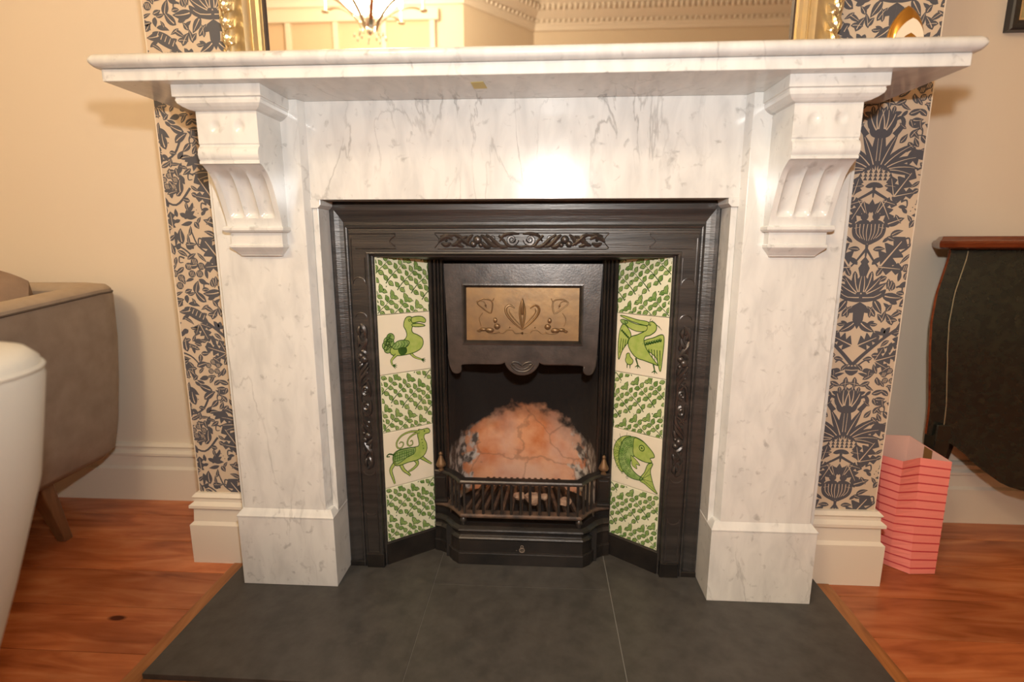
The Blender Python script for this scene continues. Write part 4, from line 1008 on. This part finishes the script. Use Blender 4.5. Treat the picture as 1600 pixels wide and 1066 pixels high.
# brown cushion on the armchair
cu = []
cc = Vector((-1.305, .055, .665)); nu, nv = 14, 14
def cush():
    V, F = [], []
    for sgn in (1, -1):
        for i in range(nu+1):
            for j in range(nv+1):
                a, b = -1+2*i/nu, -1+2*j/nv
                pin = 1-.08*(1-abs(a)**2)*(abs(b)**4)-.08*(1-abs(b)**2)*(abs(a)**4)
                h = .062*((1-a**4)*(1-b**4))**.5+.004*sin(7*a+3*b)*(1-a*a)*(1-b*b)
                V.append((a*.205*sqrt(1-.33*b*b)*pin, sgn*h, b*.205*sqrt(1-.33*a*a)*pin))
    n = (nu+1)*(nv+1)
    for s_ in (0, 1):
        for i in range(nu):
            for j in range(nv):
                q = [s_*n+i*(nv+1)+j, s_*n+(i+1)*(nv+1)+j, s_*n+(i+1)*(nv+1)+j+1, s_*n+i*(nv+1)+j+1]; F.append(q if s_ == 0 else q[::-1])
    return V, F
cg = xf(cush(), Matrix.Translation((-1.585, .085, .625)) @ Matrix.Rotation(R(-14), 4, 'X') @ Matrix.Rotation(R(8), 4, 'Y'))
obj('scatter_cushion', cg, 'cushion', loc=(-1.585, .085, .43), smooth=True, label='brown square cushion leaning inside the beige armchair', cat='cushion')

# ------------------------------------------------------------------ commode (right alcove)
cm = thing('commode', (1.60, .24, 0), 'black lacquered bombe commode with mahogany top in the right alcove', 'commode')
CX, CHW = 1.578, .475
def cy(x): return .195-.085*(1-min(1, abs((x-CX)/CHW))**2.2)        # bowed front in plan
# left silhouette: (inset from the left end, z)
SIL = [(.030, .852), (.027, .83), (.016, .79), (.002, .735), (-.004, .66), (.002, .585), (.016, .50), (.030, .43), (.038, .37), (.040, .335)]
APR = [(0, .335), (.05, .322), (.085, .300), (.125, .262), (.20, .212), (.30, .190), (.475, .180)]
def apron(d):
    for (a, z0), (b, z1) in zip(APR, APR[1:]):
        if a <= d <= b: t = (d-a)/(b-a); return z0+(z1-z0)*t
    return .18
def inset(z):
    for (a, z0), (b, z1) in zip(SIL, SIL[1:]):
        if z1 <= z <= z0: t = (z0-z)/(z0-z1); return a+(b-a)*t
    return SIL[-1][0]
NXc, NZc = 40, 24
grid = []
for j in range(NZc+1):
    row = []
    for i in range(NXc+1):
        t = i/NXc; s_ = -1+2*t
        dl = (1-abs(s_))*CHW; zb = apron(dl); z = .852+(zb-.852)*j/NZc
        ins = inset(z); x = CX+s_*(CHW-ins)
        bul = .020*sin(pi*min(1, max(0, (.852-z)/.5)))
        row.append((x, cy(CX+s_*CHW)-bul, z))
    grid.append(row)
V = [p for r_ in grid for p in r_]+[(CX+(p[0]-CX)*.79, .318, p[2]) for r_ in grid for p in r_]; n0 = (NXc+1)*(NZc+1); F = []
for j in range(NZc):
    for i in range(NXc):
        a = j*(NXc+1)+i; F.append([a, a+NXc+1, a+NXc+2, a+1]); F.append([n0+a, n0+a+1, n0+a+NXc+2, n0+a+NXc+1])
for j in range(NZc):
    a = j*(NXc+1); F.append([a, n0+a, n0+a+NXc+1, a+NXc+1]); b = a+NXc; F.append([b, b+NXc+1, n0+b+NXc+1, n0+b])
for i in range(NXc):
    F.append([i, i+1, n0+i+1, n0+i]); b = NZc*(NXc+1)+i; F.append([b, n0+b, n0+b+1, b+1])
body = obj('body', (V, F), 'lacquer', cm, smooth=True)
tp = [(CX-CHW+.075, .318)]+[(CX-CHW-.012+(2*CHW+.024)*i/24, cy(CX-CHW+(2*CHW)*i/24)-.028) for i in range(25)]+[(CX+CHW-.075, .318)]
rg = []
for z, ins in ((.853, .010), (.858, .0), (.868, -.004), (.874, .0), (.877, .008), (.885, .016), (.886, .018)):
    rg.append([(CX+(x-CX)*(1.012-ins/CHW), y+(ins if y < .29 else 0), z) for x, y in tp])
obj('top', loft(rg), 'mahogany', cm, smooth=True, sharp=30)
for s in (-1, 1):
    il = []
    for j in range(25):
        z = .848+(.345-.848)*j/24; ins = inset(z); bul = .020*sin(pi*min(1, max(0, (.852-z)/.5)))
        x = CX+s*(CHW-ins-.034); il.append((x, cy(CX+s*(CHW-.042))-bul-.0006, z))
    obj('inlay_line', tube(il, .0014, 5), 'inlay', body)
    il = []
    for j in range(25):
        z = .850+(.337-.850)*j/24; ins = inset(z); bul = .020*sin(pi*min(1, max(0, (.852-z)/.5)))
        il.append((CX+s*(CHW-ins), cy(CX+s*CHW)-bul, z))
    obj('edge_bead', tube(il, .0028, 6), 'mahogany', body, smooth=True)
    lg = [[(CX+s*(CHW-.052-w/2-o)+a*w/2, y+b*w/2, z) for a, b in ((-1, -1), (1, -1), (1, 1), (-1, 1))] for z, w, o, y in ((.37, .045, 0, .195), (.30, .042, .002, .197), (.18, .034, .006, .215), (.08, .026, -.002, .212), (.02, .030, -.014, .205), (0, .034, -.018, .203))]
    obj('leg', loft(lg), 'lacquer', cm, smooth=True, bevel=.003)
    lg = [[(p[0]-s*.085, p[1]+.085, p[2]) for p in r_] for r_ in lg]
    obj('leg', loft(lg), 'lacquer', cm, smooth=True, bevel=.003)

# ------------------------------------------------------------------ striped gift bag
bag = thing('gift_bag', (1.04, .13, 0), 'open pink paper gift bag with red stripes beside the chimney breast', 'bag')
A, B, C_, D, E_, F_ = (.966, .095), (.995, .056), (1.057, .083), (1.125, .066), (1.088, .178), (.955, .185)
a, b, c, d, e, f_ = (.985, .090), (1.003, .066), (1.036, .031), (1.104, .036), (1.075, .150), (.975, .160)
ZBt = .309
topz = [.309, .309, .309, .306, .335, .335]
TOPL, BOT = [A, B, C_, D, E_, F_], [a, b, c, d, e, f_]
def bagp(i, t, o=0):
    p, q = Vector(BOT[i]), Vector(TOPL[i]); m_ = p.lerp(q, t)
    cen = Vector((1.035, .115)); dr = (m_-cen).normalized(); m_ = m_+dr*o
    return (m_.x, m_.y, .0015+(topz[i]-.0015)*t)
th = .0016
NT = 24
V, F, I = [], [], []
for k in range(NT+1): V += [bagp(i, k/NT) for i in range(6)]
for k in range(NT+1): V += [bagp(i, 1-k/NT*.99, -th) for i in range(6)]
for k in range(2*NT+1):
    for i in range(6):
        j = (i+1) % 6; F.append([k*6+i, k*6+j, (k+1)*6+j, (k+1)*6+i]); I.append(0 if k <= NT else 1)
F += [[5, 4, 3, 2, 1, 0], [(2*NT+1)*6+i for i in range(6)]]; I += [0, 1]
bb = obj('bag_body', (V, F, I), ['bag_pink', 'bag_in'], bag)
for k in range(13):
    t = .045+k*.0735
    V = []
    for i in range(6): V += [bagp(i, t, .0007), bagp(i, t+.011, .0007)]
    obj('stripe', (V, [[2*i, 2*((i+1) % 6), 2*((i+1) % 6)+1, 2*i+1] for i in range(6)]), 'bag_red', bb)
def on_back(s_, t): p = Vector(bagp(3, t, -th-.0008)); q = Vector(bagp(4, t, -th-.0008)); return p.lerp(q, s_)
obj('handle_tab', ([on_back(s_, t) for s_, t in ((.42, .995), (.62, .995), (.62, .88), (.42, .88))], [[0, 1, 2, 3]]), 'bag_tab', bb)

# ------------------------------------------------------------------ chandelier (seen in the mirror, lights the room)
HX, HY, HZc = -.965, -2.02, 2.13
cd = thing('chandelier', (HX, HY, HZc), 'silver chandelier with curved arms and lit candle bulbs reflected in the mirror', 'chandelier')
obj('stem', lathe([(.008, .10), (.008, ZC-HZc-.04)], (HX, HY, HZc), 10), 'chrome', cd, smooth=True)
obj('ceiling_rose', lathe([(.06, ZC-HZc-.001), (.06, ZC-HZc-.02), (.03, ZC-HZc-.045), (.008, ZC-HZc-.05)], (HX, HY, HZc), 16), 'chrome', cd, smooth=True)
obj('hub', lathe([(.004, -.075), (.012, -.068), (.018, -.05), (.012, -.035), (.035, -.02), (.055, 0), (.055, .015), (.030, .035), (.016, .06), (.022, .085), (.010, .105)], (HX, HY, HZc), 14), 'crystal', cd, smooth=True)
for i in range(8):
    a = 2*pi*i/8+.35; dx, dy = cos(a), sin(a)
    P = spline([(.045, -.055), (.075, .0), (.150, .065), (.250, .105), (.340, .095)], 5)
    rg = []
    for j, p in enumerate(P):
        c0 = Vector((HX+dx*p.x, HY+dy*p.x, HZc+p.y)); sd = Vector((-dy, dx, 0)); w = .011
        rg.append([c0+sd*w, c0+sd*w+Vector((0, 0, .004)), c0-sd*w+Vector((0, 0, .004)), c0-sd*w])
    ar = obj('arm', loft(rg), 'chrome', cd)
    ex, ey, ez = HX+dx*.320, HY+dy*.320, HZc+.094
    obj('candle', lathe([(.022, .004), (.024, .010), (.008, .012), (.0075, .085), (.004, .086)], (ex, ey, ez), 10), 'candle', ar, smooth=True)
    obj('flame_bulb', lathe([(.004, .086), (.010, .096), (.0135, .112), (.010, .132), (.004, .150), (.001, .158)], (ex, ey, ez), 10), 'bulb', ar, smooth=True)
    g = []
    for k in range(2): g.append(ellipsoid((HX+dx*(.06+.03*k), HY+dy*(.06+.03*k), HZc-.075-.01*k), .006, .006, .013, 6, 4))
    obj('crystal_drop', join(*g), 'crystal', cd)
lamp('chandelier_light', 'POINT', (HX, HY, HZc+.23), 33, (1.0, .79, .52), shadow_soft_size=0.2)
